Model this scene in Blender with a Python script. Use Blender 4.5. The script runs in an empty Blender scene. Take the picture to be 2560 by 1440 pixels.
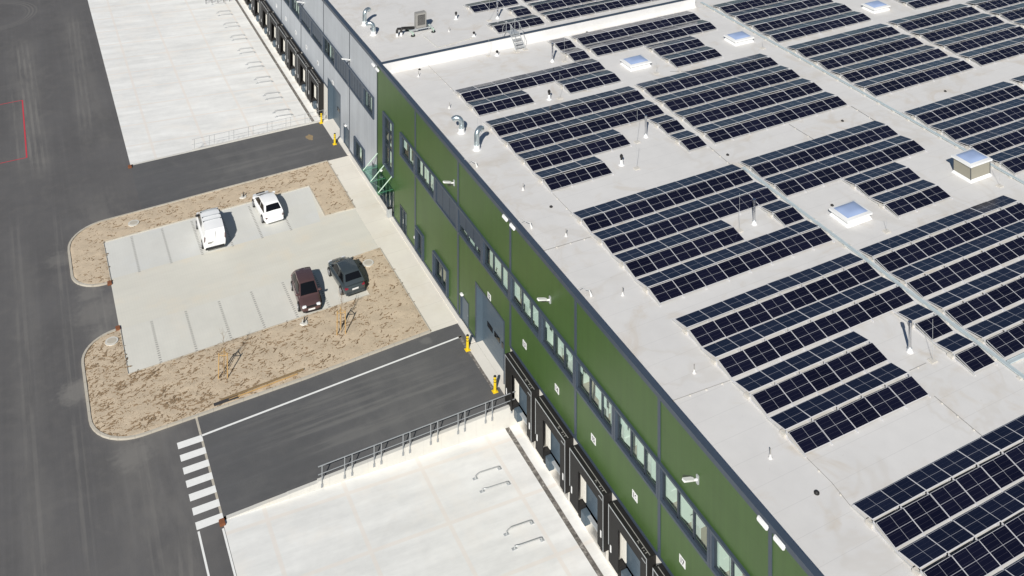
import bpy, bmesh, math, random
from mathutils import Vector, Matrix, noise
random.seed(7)
sc = bpy.context.scene
C = sc.collection
PI = math.pi
ZR = 11.07      # roof membrane
ZP = 12.07      # parapet top

# ------------------------------------------------------------------ materials
MATS = {}
class N:
    def __init__(s, name):
        s.m = bpy.data.materials.new(name); s.m.use_nodes = True
        s.t = s.m.node_tree; s.b = s.t.nodes['Principled BSDF']
        s.out = s.t.nodes['Material Output']; MATS[name] = s.m
    def n(s, typ, **kw):
        nd = s.t.nodes.new(typ)
        for k, v in kw.items():
            if k.startswith('i_'):
                nd.inputs[k[2:].replace('_', ' ')].default_value = v
            else: setattr(nd, k, v)
        return nd
    def l(s, a, b): s.t.links.new(a, b)
    def coord(s, scale=(1, 1, 1), which='Object', rot=0.0):
        tc = s.n('ShaderNodeTexCoord'); mp = s.n('ShaderNodeMapping')
        mp.inputs['Scale'].default_value = scale
        mp.inputs['Rotation'].default_value = (0, 0, rot)
        s.l(tc.outputs[which], mp.inputs['Vector']); return mp.outputs['Vector']
    def noise(s, scale, detail=4, vec=None, rough=.6, dist=0.0):
        nd = s.n('ShaderNodeTexNoise'); nd.inputs['Scale'].default_value = scale
        nd.inputs['Detail'].default_value = detail; nd.inputs['Roughness'].default_value = rough
        nd.inputs['Distortion'].default_value = dist
        if vec is None: vec = s.coord()
        s.l(vec, nd.inputs['Vector']); return nd.outputs['Fac']
    def ramp(s, fac, stops):
        r = s.n('ShaderNodeValToRGB'); e = r.color_ramp.elements
        while len(e) < len(stops): e.new(.5)
        for i, (p, c) in enumerate(stops):
            e[i].position = p; e[i].color = (*c, 1) if len(c) == 3 else c
        s.l(fac, r.inputs['Fac']); return r.outputs['Color']
    def mix(s, fac, a, b, typ='MIX'):
        m = s.n('ShaderNodeMix', data_type='RGBA', blend_type=typ)
        for v, k in ((fac, 0), (a, 6), (b, 7)):
            if isinstance(v, (int, float)): m.inputs[k].default_value = v
            elif isinstance(v, tuple): m.inputs[k].default_value = (*v, 1)
            else: s.l(v, m.inputs[k])
        return m.outputs[2]
    def math(s, op, a, b=0.0, c=None):
        m = s.n('ShaderNodeMath', operation=op)
        for i, v in enumerate((a, b) if c is None else (a, b, c)):
            if isinstance(v, (int, float)): m.inputs[i].default_value = v
            else: s.l(v, m.inputs[i])
        return m.outputs[0]
    def step(s, v, lo, hi):
        m = s.n('ShaderNodeMapRange', interpolation_type='SMOOTHSTEP')
        m.inputs['From Min'].default_value = lo; m.inputs['From Max'].default_value = hi
        s.l(v, m.inputs['Value']); return m.outputs['Result']
    def xyz(s):
        tc = s.n('ShaderNodeTexCoord'); sp = s.n('ShaderNodeSeparateXYZ')
        s.l(tc.outputs['Object'], sp.inputs[0]); return sp.outputs
    def set(s, col=None, rough=None, metal=None, bump=None, bstr=.2, bdist=.02, spec=None, coat=None):
        if col is not None:
            if isinstance(col, tuple): s.b.inputs['Base Color'].default_value = (*col, 1)
            else: s.l(col, s.b.inputs['Base Color'])
        for k, v in (('Roughness', rough), ('Metallic', metal), ('Specular IOR Level', spec), ('Coat Weight', coat)):
            if v is None: continue
            if isinstance(v, (int, float)): s.b.inputs[k].default_value = v
            else: s.l(v, s.b.inputs[k])
        if bump is not None:
            bp = s.n('ShaderNodeBump'); bp.inputs['Strength'].default_value = bstr
            bp.inputs['Distance'].default_value = bdist
            s.l(bump, bp.inputs['Height']); s.l(bp.outputs['Normal'], s.b.inputs['Normal'])
        return s.m

def plain(name, col, rough=.5, metal=0, var=.12, scale=3.0, spec=.5, coat=0):
    k = N(name)
    f = k.noise(scale, 5)
    c = k.mix(f, tuple(x * (1 - var) for x in col), tuple(min(1, x * (1 + var)) for x in col))
    return k.set(c, rough, metal, spec=spec, coat=coat)

def mul(c, f): return tuple(x * f for x in c)

# asphalt of the road: mottled, with pale tyre tracks running along y
def asphalt(name, base, axis, tracks):
    k = N(name)
    o = k.xyz()
    big = k.noise(.12, 5)
    mid = k.noise(1.1, 6)
    fine = k.noise(28, 3)
    if axis == 'y': st = k.noise(1.0, 5, k.coord((2.6, .045, 1)))
    else: st = k.noise(1.0, 5, k.coord((.05, 2.8, 1), rot=0.02))
    c = k.ramp(big, [(.28, mul(base, .68)), (.5, base), (.72, mul(base, 1.38))])
    c = k.mix(k.math('MULTIPLY', k.step(mid, .42, .75), .55), c, (base[0] * 1.45, base[1] * 1.4, base[2] * 1.32))
    c = k.mix(k.math('MULTIPLY', k.step(k.noise(.33, 6, dist=1.0), .55, .72), .4), c, (base[0] * 1.75, base[1] * 1.7, base[2] * 1.58))
    c = k.mix(.28, c, k.ramp(st, [(.32, mul(base, .72)), (.55, base), (.72, mul(base, 1.55))]))
    c = k.mix(.42, c, k.ramp(fine, [(.3, mul(base, .45)), (.7, mul(base, 1.7))]))
    pale = tuple(b * 2.1 + .01 for b in base); pale = (pale[0], pale[1] * .98, pale[2] * .9)
    for (typ, *a) in tracks:
        if typ == 'band':      # x centre, half width, y0, y1, strength, dx/dy
            xc, hw, y0, y1, sg, sl = a
            xx = k.math('ADD', o[0], k.math('MULTIPLY', k.math('SUBTRACT', o[1], y0), -sl))
            d = k.math('ABSOLUTE', k.math('SUBTRACT', xx, xc))
            m = k.math('SUBTRACT', 1.0, k.step(d, hw * .55, hw))
            ym = k.math('MULTIPLY', k.step(o[1], y0 - 3, y0 + 3), k.math('SUBTRACT', 1.0, k.step(o[1], y1 - 3, y1 + 3)))
            rib = k.step(k.math('SINE', k.math('MULTIPLY', xx, 12.0)), -.5, .6)
            wob = k.step(k.noise(.8, 4, k.coord((3, .25, 1))), .32, .62)
            f = k.math('MULTIPLY', k.math('MULTIPLY', m, ym), k.math('MULTIPLY', rib, wob))
        elif typ == 'wash':
            xc, hw, y0, y1, sg = a
            wob = k.math('MULTIPLY', k.math('SUBTRACT', k.noise(.25, 5), .5), 3.0)
            d = k.math('ADD', k.math('ABSOLUTE', k.math('SUBTRACT', o[0], xc)), wob)
            ym = k.math('MULTIPLY', k.step(o[1], y0 - 4, y0 + 4), k.math('SUBTRACT', 1.0, k.step(o[1], y1 - 4, y1 + 4)))
            f = k.math('MULTIPLY', k.math('MULTIPLY', k.math('SUBTRACT', 1.0, k.step(d, hw * .2, hw)), ym), k.step(k.noise(.6, 5, k.coord((1, .3, 1))), .3, .6))
        elif typ == 'rowband':
            yc, hw, x0, x1, sg = a
            d = k.math('ABSOLUTE', k.math('SUBTRACT', o[1], yc))
            m = k.math('SUBTRACT', 1.0, k.step(d, hw * .5, hw))
            xm = k.math('MULTIPLY', k.step(o[0], x0 - 2, x0 + 2), k.math('SUBTRACT', 1.0, k.step(o[0], x1 - 2, x1 + 2)))
            wob = k.step(k.noise(.8, 5, k.coord((.3, 3, 1))), .38, .62)
            f = k.math('MULTIPLY', k.math('MULTIPLY', m, xm), wob)
        elif typ == 'ring':
            cx, cy, r, hw, sg = a
            dx = k.math('SUBTRACT', o[0], cx); dy = k.math('SUBTRACT', o[1], cy)
            rr = k.math('SQRT', k.math('ADD', k.math('MULTIPLY', dx, dx), k.math('MULTIPLY', dy, dy)))
            m = k.math('SUBTRACT', 1.0, k.step(k.math('ABSOLUTE', k.math('SUBTRACT', rr, r)), hw * .5, hw))
            f = k.math('MULTIPLY', m, k.step(k.math('SINE', k.math('MULTIPLY', rr, 14.0)), -.4, .7))
        elif typ == 'blot':
            cx, cy, r, sg = a
            dx = k.math('SUBTRACT', o[0], cx); dy = k.math('SUBTRACT', o[1], cy)
            rr = k.math('SQRT', k.math('ADD', k.math('MULTIPLY', dx, dx), k.math('MULTIPLY', dy, dy)))
            rr = k.math('ADD', rr, k.math('MULTIPLY', k.math('SUBTRACT', k.noise(2.0, 5), .5), r * 1.4))
            f = k.math('SUBTRACT', 1.0, k.step(rr, r * .3, r))
        c = k.mix(k.math('MULTIPLY', f, sg), c, pale)
    return k.set(c, k.ramp(mid, [(.3, (.78,) * 3), (.7, (.92,) * 3)]), bump=fine, bstr=.35, bdist=.01, spec=.3)

asphalt('road_asphalt', (.110, .107, .108), 'y', [('wash', -23.0, 3.6, -62, -6, .30), ('wash', -28.0, 2.4, 0, 36, .24), ('wash', -22.2, 2.0, 4, 42, .20), ('wash', -29.5, 1.6, -60, -12, .18),
    ('band', -27.6, 1.15, 2, 33, .42, -.016), ('band', -29.3, .25, 2, 22, .3, -.016), ('band', -22.9, 1.1, 8, 40, .26, .03), ('ring', -31.5, 45.5, 4.9, .9, .30), ('band', -24.4, .55, -32, -12, .30, .0), ('blot', -24.6, -22.9, 2.2, .32), ('blot', -26.7, -14.5, 1.4, .3),
    ('blot', -26.6, -31.0, 1.6, .55), ('blot', -23.8, -38.6, 1.6, .4), ('blot', -24.8, -20.2, 1.3, .35), ('blot', -24.6, -25.6, 1.0, .35),
    ('band', -22.6, .7, -52, -46.5, .3, .14), ('band', -27.0, .5, -46, -8, .26, .01), ('band', -29.4, .5, -52, -8, .22, -.01), ('band', -23.6, .45, -54, -36, .2, .02)])
asphalt('ramp_asphalt', (.104, .104, .107), 'x', [('wash', -7.5, 6.5, -46, -36, .22), ('wash', -10, 6, -10, -1, .14), ('wash', -21, 3, -26, -19, .3),
    ('rowband', -39.6, .7, -17, -4, .3), ('rowband', -41.6, .55, -16, -2.5, .36), ('rowband', -43.3, .6, -14, -3, .3), ('rowband', -40.7, .3, -15, -3, .3),
    ('blot', -3.2, -37.4, .6, .4), ('rowband', -4.2, .6, -12, -3, .22), ('rowband', -6.6, .9, -13, -2, .22), ('rowband', -8.3, .5, -16, -4, .15)])

def concrete(name, base, jx, jy, joint, jw=.035, stain=.12, warm=None, streak=None, jstr=.5):
    k = N(name); o = k.xyz()
    a = k.noise(.22, 6, dist=.6); b = k.noise(1.6, 6); f = k.noise(30, 2)
    c = k.ramp(a, [(.3, mul(base, 1 - stain)), (.68, mul(base, 1 + stain * .55))])
    c = k.mix(.4, c, k.ramp(b, [(.3, mul(base, 1 - stain)), (.7, mul(base, 1 + stain * .4))]))
    if streak:
        s1 = k.noise(1.0, 5, k.coord(streak))
        c = k.mix(.4, c, k.ramp(s1, [(.35, mul(base, 1 - stain * 1.3)), (.65, mul(base, 1 + stain * .5))]))
    if warm:
        c = k.mix(k.math('MULTIPLY', k.step(k.noise(.35, 5), .48, .75), .55), c, warm)
    if jx or jy:
        def ln(v, p):
            m = k.math('ABSOLUTE', k.math('SUBTRACT', k.math('FRACT', k.math('DIVIDE', v, p)), .5))
            return k.math('SUBTRACT', 1.0, k.step(m, jw / p * .5, jw / p * 1.2))
        m = None
        for v, p in ((o[0], jx), (o[1], jy)):
            if not p: continue
            q = ln(v, p); m = q if m is None else k.math('MAXIMUM', m, q)
        c = k.mix(k.math('MULTIPLY', m, jstr), c, joint)
    return k.set(c, .85, bump=f, bstr=.12, bdist=.008, spec=.3)

concrete('yard_concrete', (.85, .845, .82), 4.92, 4.48, (.80, .73, .66), .15, .19, (.86, .82, .76), (.12, .9, 1), .55)
concrete('sidewalk_concrete', (.75, .71, .63), 0, 2.5, (.5, .47, .42), .03, .07, (.66, .60, .50), (.5, .5, 1), .3)
concrete('paving_aisle', (.67, .65, .58), .2, .4, (.5, .48, .42), .02, .08, (.72, .64, .51), (.1, .6, 1), .12)
concrete('paving_bay', (.655, .65, .61), .2, .4, (.5, .5, .48), .02, .08, (.635, .645, .645), (.6, .3, 1), .12)
concrete('paving_bay_south', (.67, .655, .595), .2, .4, (.5, .5, .48), .02, .09, (.69, .64, .55), (.6, .3, 1), .12)
concrete('wall_concrete', (.62, .605, .565), 1.25, 0, (.5, .48, .44), .03, .08, (.72, .66, .56), None, .3)
concrete('kerb_concrete', (.50, .46, .39), 1.0, 1.0, (.30, .27, .22), .03, .14, (.52, .44, .33), None, .45)
concrete('white_plinth', (.72, .69, .63), 0, 0, (0, 0, 0), .03, .06, (.74, .66, .57))
concrete('manhole_concrete', (.62, .60, .55), 0, 0, (0, 0, 0), .03, .1)

# roof membrane with weld seams and soft dirt
def roofmat():
    k = N('roof_membrane'); o = k.xyz(); base = (.69, .676, .658)
    a = k.noise(.16, 6, dist=.8); b = k.noise(.9, 6); g = k.noise(45, 2)
    c = k.ramp(a, [(.28, mul(base, .92)), (.5, base), (.75, mul(base, 1.04))])
    c = k.mix(.35, c, k.ramp(b, [(.3, mul(base, .9)), (.7, mul(base, 1.04))]))
    st = k.math('MULTIPLY', k.step(k.noise(.3, 6, dist=1.2), .52, .74), .75)
    c = k.mix(st, c, (.60, .545, .475))
    # dirt that collects at the foot of the parapets
    e = k.math('MULTIPLY', k.math('SUBTRACT', 1.0, k.step(k.math('ABSOLUTE', k.math('SUBTRACT', o[1], -18.6)), .1, 1.1)), k.math('MULTIPLY', k.step(k.noise(.7, 5), .3, .65), .5))
    c = k.mix(e, c, (.55, .50, .43))
    m = k.math('ABSOLUTE', k.math('SUBTRACT', k.math('FRACT', k.math('DIVIDE', o[1], 1.55)), .5))
    m = k.math('SUBTRACT', 1.0, k.step(m, .003, .014))
    c = k.mix(k.math('MULTIPLY', m, .34), c, (.44, .43, .42))
    pd = k.math('ABSOLUTE', k.math('SUBTRACT', k.noise(.11, 4, dist=.5), .56)); c = k.mix(k.math('MULTIPLY', k.math('SUBTRACT', 1.0, k.step(pd, .0, .03)), .22), c, (.54, .49, .42))
    sp = k.step(k.noise(3.2, 6, dist=.6), .64, .74); c = k.mix(k.math('MULTIPLY', sp, .22), c, (.46, .43, .39))
    k.set(c, .62, bump=k.math('ADD', k.math('MULTIPLY', g, .4), b), bstr=.12, bdist=.015, spec=.35)
roofmat()

def paintwall(name, base, grain, dirt):
    k = N(name); o = k.xyz()
    g = k.noise(22, 3); a = k.noise(.35, 4); rn = k.noise(1.0, 4, k.coord((1, 2.5, .12)))
    c = k.mix(grain, base, k.ramp(g, [(.3, mul(base, .6)), (.7, mul(base, 1.4))]))
    c = k.mix(.45, c, k.ramp(a, [(.3, mul(base, .80)), (.7, mul(base, 1.22))]))
    c = k.mix(.38, c, k.ramp(rn, [(.3, mul(base, .80)), (.7, mul(base, 1.2))]))
    m = k.math('ABSOLUTE', k.math('SUBTRACT', k.math('FRACT', k.math('DIVIDE', o[2], 1.1)), .5))
    m = k.math('SUBTRACT', 1.0, k.step(m, .004, .016))
    c = k.mix(k.math('MULTIPLY', m, .22), c, mul(base, .4))
    k.set(c, .42, bump=g, bstr=.05, bdist=.01, spec=.5)
paintwall('green_cladding', (.054, .108, .024), .42, 0)
paintwall('grey_cladding', (.42, .445, .475), .12, 0)

plain('trim_blue_grey', (.052, .070, .098), .42, 0, .15)
plain('frame_dark', (.036, .046, .060), .4, 0, .15)
plain('door_blue_grey', (.085, .118, .150), .38, 0, .12, 1.2)
plain('blind_blue', (.036, .056, .085), .45, 0, .1)
plain('black_foam', (.0125, .0115, .011), .65, 0, .35, 6)
plain('black_rubber', (.018, .017, .017), .6, 0, .3, 8)
plain('white_paint', (.80, .80, .79), .4, 0, .03)
plain('upstand_white', (.74, .73, .715), .6, 0, .10, 1.2)
plain('road_paint', (.84, .84, .82), .7, 0, .10, 4)
plain('red_paint', (.56, .045, .065), .7, 0, .2, 4)
plain('yellow_paint', (.80, .56, .02), .4, 0, .06)
plain('dark_print', (.03, .03, .03), .6)
plain('galvanised', (.52, .54, .55), .42, .35, .15, 5)
plain('wheel_guide_steel', (.56, .57, .57), .35, .5, .12, 5)
plain('tray_steel', (.50, .57, .59), .45, .1, .14, 2.5)
plain('rail_grey', (.30, .315, .33), .45, .2, .12, 5)
plain('steel_bright', (.62, .63, .65), .22, .95, .1, 3)
plain('duct_steel', (.60, .68, .70), .28, .85, .12, 2)
plain('aluminium', (.62, .62, .64), .45, .0, .06)
plain('hvac_grey', (.30, .29, .27), .5, 0, .1)
plain('rust', (.22, .08, .035), .85, 0, .4, 9)
plain('wood', (.50, .32, .13), .75, 0, .3, 6)
plain('bark', (.30, .23, .16), .85, 0, .3, 9)
plain('timber_old', (.23, .16, .085), .85, 0, .4, 7)
plain('dark_strip', (.045, .042, .045), .85, 0, .3, 5)
plain('hedge_clod', (.20, .14, .085), .95, 0, .35, 6)
plain('bay_brick', (.30, .29, .27), .9, 0, .2, 8)
plain('sand', (.28, .21, .12), .95, 0, .3, 3)
plain('car_white', (.93, .93, .93), .22, 0, .02, 2, .5, .6)
plain('car_maroon', (.125, .073, .072), .25, .35, .08, 2, .5, .7)
plain('car_slate', (.070, .088, .098), .25, .35, .08, 2, .5, .7)
plain('car_trim', (.02, .02, .022), .55)
plain('car_glass', (.007, .008, .010), .06, 0, .05, 2, .35, 0)
plain('tyre', (.022, .022, .022), .75, 0, .2, 9)
plain('rim', (.50, .50, .52), .3, .8, .1)
plain('lamp_clear', (.80, .82, .84), .12, 0, .05, 4, .6, .5)
plain('lamp_red', (.26, .02, .04), .2, 0, .1, 4)
plain('tail_dull', (.16, .10, .10), .25, 0, .1, 4)
plain('plate_white', (.75, .75, .74), .5, 0, .03)
plain('glass_green', (.20, .36, .31), .1, 0, .1)
plain('pale_green_metal', (.52, .66, .55), .45, .1, .05)
plain('interior_white', (.60, .66, .63), .7, 0, .06, .6)
plain('interior_floor', (.36, .31, .26), .6, 0, .12, 1.5)
plain('desk_white', (.66, .68, .67), .5)
plain('curtain_strip', (.80, .78, .72), .6, 0, .08, 8)
plain('cable_conduit', (.50, .50, .47), .7)
plain('ballast_concrete', (.60, .57, .52), .85, 0, .15, 8)

def drain():
    k = N('drain_dirt'); a = k.noise(2.2, 9, dist=1.6, rough=.75)
    c = k.ramp(a, [(.32, (.06, .055, .05)), (.5, (.17, .155, .14)), (.70, (.50, .47, .43))])
    k.set(c, .9)
drain()

def soil():
    k = N('soil'); a = k.noise(.35, 6); b = k.noise(2.2, 8, dist=.6); g = k.noise(14, 5)
    # claw-like darker marks
    v = k.noise(1.0, 6, k.coord((3.4, 7.0, 1), rot=.25), dist=1.7)
    base = (.575, .47, .345)
    c = k.ramp(a, [(.3, mul(base, .90)), (.7, mul(base, 1.12))])
    c = k.mix(.4, c, k.ramp(b, [(.3, mul(base, .72)), (.7, mul(base, 1.15))]))
    o = k.xyz()
    # marks are denser towards the south-west corner
    dens = k.math('ADD', k.math('MULTIPLY', k.step(o[1], -22, -36), .075), k.math('MULTIPLY', k.step(o[0], -6, -24), .05))
    m = k.step(k.math('ADD', v, dens), .645, .685)
    c = k.mix(k.math('MULTIPLY', m, .18), c, (.24, .18, .115))
    c = k.mix(.35, c, k.ramp(g, [(.3, mul(base, .55)), (.7, mul(base, 1.3))]))
    k.set(c, .95, bump=k.math('ADD', b, k.math('MULTIPLY', g, .5)), bstr=.5, bdist=.06, spec=.2)
soil()

def bollard_mat():
    k = N('bollard_bands'); o = k.xyz()
    c = k.ramp(k.math('DIVIDE', o[2], 1.1), [(0, (.8, .56, .02)), (.62, (.02, .02, .02)), (.66, (.8, .56, .02)), (.78, (.02, .02, .02)), (.82, (.8, .56, .02)), (.95, (.02, .02, .02))])
    for nd in k.t.nodes:
        if nd.type == 'VALTORGB': nd.color_ramp.interpolation = 'CONSTANT'
    k.set(c, .4)
bollard_mat()

def panelmat():
    k = N('solar_cells')
    tc = k.n('ShaderNodeTexCoord'); sp = k.n('ShaderNodeSeparateXYZ'); k.l(tc.outputs['UV'], sp.inputs[0])
    u, v = sp.outputs[0], sp.outputs[1]
    def line(x, n, w, off=0.0):
        f = k.math('ABSOLUTE', k.math('SUBTRACT', k.math('FRACT', k.math('ADD', k.math('MULTIPLY', x, n), off)), .5))
        return k.math('SUBTRACT', 1.0, k.step(f, w * .5, w))
    a = line(u, 1, .0062); b = line(v, 1, .009)
    h = line(v, 6, .028); g = line(u, 24, .05)
    oi = k.n('ShaderNodeObjectInfo')
    cell = k.mix(oi.outputs['Random'], (.0042, .0044, .0120), (.0072, .0074, .0190))
    c = k.mix(k.math('MULTIPLY', h, .26), cell, (.16, .155, .19))
    c = k.mix(k.math('MULTIPLY', g, .05), c, (.15, .15, .18))
    c = k.mix(k.math('MULTIPLY', k.math('MAXIMUM', a, b), .85), c, (.50, .50, .53))
    rr = k.math('ADD', .07, k.math('MULTIPLY', oi.outputs['Random'], .16))
    k.set(c, rr, spec=.55); k.b.inputs['Specular Tint'].default_value = (.42, .53, 1.0, 1)
panelmat()

def glass():
    k = N('window_glass')
    tr = k.n('ShaderNodeBsdfTransparent'); tr.inputs[0].default_value = (.90, .98, .93, 1)
    gl = k.n('ShaderNodeBsdfGlossy'); gl.inputs['Roughness'].default_value = .03
    gl.inputs['Color'].default_value = (.8, .9, .9, 1)
    fr = k.n('ShaderNodeLayerWeight'); fr.inputs['Blend'].default_value = .5
    mx = k.n('ShaderNodeMixShader'); k.l(k.math('ADD', k.math('MULTIPLY', k.math('POWER', fr.outputs['Facing'], 4.0), .7), .05), mx.inputs[0])
    k.l(tr.outputs[0], mx.inputs[1]); k.l(gl.outputs[0], mx.inputs[2]); k.l(mx.outputs[0], k.out.inputs['Surface'])
    k = N('canopy_glass')
    tr = k.n('ShaderNodeBsdfTransparent'); tr.inputs[0].default_value = (.62, .84, .76, 1)
    gl = k.n('ShaderNodeBsdfGlossy'); gl.inputs['Roughness'].default_value = .05
    mx = k.n('ShaderNodeMixShader'); mx.inputs[0].default_value = .22
    k.l(tr.outputs[0], mx.inputs[1]); k.l(gl.outputs[0], mx.inputs[2]); k.l(mx.outputs[0], k.out.inputs['Surface'])
glass()
def dome():
    k = N('skylight_dome'); a = k.noise(.8, 3)
    c = k.mix(a, (.30, .39, .60), (.35, .44, .64))
    k.set(c, .3, spec=.3)
    k = N('skylight_side')
    o = k.xyz(); w = k.n('ShaderNodeTexWave'); w.inputs['Scale'].default_value = 6; k.l(k.coord(), w.inputs['Vector'])
    c = k.mix(.3, (.34, .32, .26), k.ramp(w.outputs['Fac'], [(0, (.22, .21, .17)), (1, (.40, .38, .32))]))
    k.set(c, .25, .1)
dome()

# ------------------------------------------------------------------ mesh helpers
class MB:
    def __init__(s): s.v = []; s.f = []; s.mi = []; s.mats = []; s.uv = {}; s.smooth = set()
    def m(s, mat):
        if mat not in s.mats: s.mats.append(mat)
        return s.mats.index(mat)
    def face(s, pts, mat, uv=None):
        i = len(s.v); s.v += [tuple(p) for p in pts]; s.f.append(tuple(range(i, i + len(pts)))); s.mi.append(s.m(mat))
        if uv: s.uv[len(s.f) - 1] = uv
    def mesh(s, vs, fs, mat, smooth=False):
        i = len(s.v); s.v += [tuple(p) for p in vs]
        for f in fs:
            if smooth: s.smooth.add(len(s.f))
            s.f.append(tuple(a + i for a in f)); s.mi.append(s.m(mat))
    def box(s, x0, x1, y0, y1, z0, z1, mat, M=None):
        v = [(x, y, z) for z in (z0, z1) for x, y in ((x0, y0), (x1, y0), (x1, y1), (x0, y1))]
        if M is not None: v = [M @ Vector(p) for p in v]
        s.mesh(v, [(3, 2, 1, 0), (4, 5, 6, 7), (0, 1, 5, 4), (1, 2, 6, 5), (2, 3, 7, 6), (3, 0, 4, 7)], mat)
    def bbox(s, x0, x1, y0, y1, z0, z1, b, mat, M=None, seg=2):
        bm = bmesh.new(); bmesh.ops.create_cube(bm, size=1)
        for v in bm.verts: v.co = Vector(((x0 + x1) / 2 + v.co.x * (x1 - x0), (y0 + y1) / 2 + v.co.y * (y1 - y0), (z0 + z1) / 2 + v.co.z * (z1 - z0)))
        bmesh.ops.bevel(bm, geom=bm.edges[:], offset=b, segments=seg, affect='EDGES')
        s.frombm(bm, mat, M)
    def frombm(s, bm, mat, M=None, smooth=False):
        bm.verts.index_update(); vs = [(M @ v.co) if M is not None else v.co.copy() for v in bm.verts]
        s.mesh(vs, [tuple(v.index for v in f.verts) for f in bm.faces], mat, smooth); bm.free()
    def tube(s, pts, r, mat, n=8, cap=True, radii=None):
        pts = [Vector(p) for p in pts]; rings = []
        up = Vector((0, 0, 1)); last = None
        for i, p in enumerate(pts):
            d = (pts[min(i + 1, len(pts) - 1)] - pts[max(i - 1, 0)]).normalized()
            if last is None:
                a = d.cross(up)
                if a.length < 1e-3: a = Vector((1, 0, 0))
                a.normalize()
            else:
                a = last - d * last.dot(d); a.normalize()
            last = a; b = d.cross(a); rr = radii[i] if radii else r
            rings.append([p + (a * math.cos(2 * PI * k / n) + b * math.sin(2 * PI * k / n)) * rr for k in range(n)])
        vs = [q for rg in rings for q in rg]; fs = []
        for i in range(len(rings) - 1):
            for k in range(n): fs.append((i * n + k, i * n + (k + 1) % n, (i + 1) * n + (k + 1) % n, (i + 1) * n + k))
        if cap: fs.append(tuple(reversed(range(n)))); fs.append(tuple(range((len(rings) - 1) * n, len(rings) * n)))
        s.mesh(vs, fs, mat, True)
    def cyl(s, x, y, z0, z1, r, mat, n=16, r2=None):
        s.tube([(x, y, z0), (x, y, z1)], r, mat, n, True, [r, r if r2 is None else r2])
    def poly(s, pts, z, mat): s.face([(x, y, z) for x, y in pts], mat)
    def build(s, name, parent=None, off=None):
        me = bpy.data.meshes.new(name)
        if off is None: off = Vector((0, 0, 0))
        me.from_pydata([tuple(Vector(p) - off) for p in s.v], [], s.f)
        for mt in s.mats: me.materials.append(MATS[mt])
        me.polygons.foreach_set('material_index', s.mi)
        if s.uv:
            lay = me.uv_layers.new(name='UVMap')
            for fi, uv in s.uv.items():
                for li, t in zip(me.polygons[fi].loop_indices, uv): lay.data[li].uv = t
        for i in s.smooth: me.polygons[i].use_smooth = True
        bm = bmesh.new(); bm.from_mesh(me)
        bmesh.ops.remove_doubles(bm, verts=bm.verts, dist=1e-5) if len(bm.verts) < 60000 else None
        bmesh.ops.recalc_face_normals(bm, faces=bm.faces) ; bm.to_mesh(me); bm.free()
        try: me.set_sharp_from_angle(angle=math.radians(40))
        except Exception: pass
        o = bpy.data.objects.new(name, me); C.objects.link(o)
        if parent is not None: o.parent = parent
        return o

def thing(name, label, cat, loc=(0, 0, 0), rz=0, group=None):
    o = bpy.data.objects.new(name, None); C.objects.link(o); o.empty_display_size = .3
    o.location = loc; o.rotation_euler = (0, 0, rz); tag(o, label, cat, group); return o
def tag(o, label, cat, group=None):
    o['label'] = label; o['category'] = cat
    if group: o['group'] = group
    return o
def struct(o): o['kind'] = 'structure'; return o
def dup(root, loc, rz=0, label=None, group=None):
    r = root.copy(); C.objects.link(r); r.location = loc; r.rotation_euler = (0, 0, rz)
    if label: r['label'] = label
    if group: r['group'] = group
    for ch in list(root.children):
        c = ch.copy(); C.objects.link(c); c.parent = r
        for g in list(ch.children):
            d = g.copy(); C.objects.link(d); d.parent = c
    return r

# ------------------------------------------------------------------ ground
XR = -19.65       # road / yard boundary
YS = -46.05       # south ramp edge
YN = -1.55        # north ramp edge
ZY = -1.25        # yard level at the docks
def yz(x): return ZY * min(1, max(0, (x - XR) / (-.6 - XR)))

g = MB()
for (x0, x1, y0, y1) in ((-700, XR, -700, 700), (XR, 96, 92, 700), (XR, 96, -700, -132), (96, 700, -700, 700)):
    g.poly([(x0, y0), (x1, y0), (x1, y1), (x0, y1)], 0, 'road_asphalt')
struct(g.build('road'))
g = MB(); g.poly([(XR, YS + .25), (.3, YS + .25), (.3, -36.72), (XR, -36.72)], 0, 'ramp_asphalt'); struct(g.build('ramp_south'))
g = MB(); g.poly([(XR, -36.72), (.3, -36.72), (.3, -9.6), (XR, -9.6)], -.004, 'ramp_asphalt'); struct(g.build('car_park_base'))
g = MB(); g.poly([(XR, -9.6), (.3, -9.6), (.3, YN - .2), (XR, YN - .2)], 0, 'ramp_asphalt'); struct(g.build('ramp_north'))
for nm, y0, y1 in (('yard_south', -132, YS), ('yard_north', YN, 92)):
    g = MB(); xs = [XR, -15, -10, -5, -.6, .3]
    for a, b in zip(xs, xs[1:]):
        g.face([(a, y0, yz(a)), (b, y0, yz(b)), (b, y1, yz(b)), (a, y1, yz(a))], 'yard_concrete')
    struct(g.build(nm))
# dirty drainage strip at the foot of the docks
for y0, y1 in ((-132, YS + .6 - .6), (YN + .3, 60)):
    g = MB(); g.box(-.98, -.68, y0, y1, ZY - .05, ZY + .025, 'drain_dirt'); struct(g.build('drainage_channel'))
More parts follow.
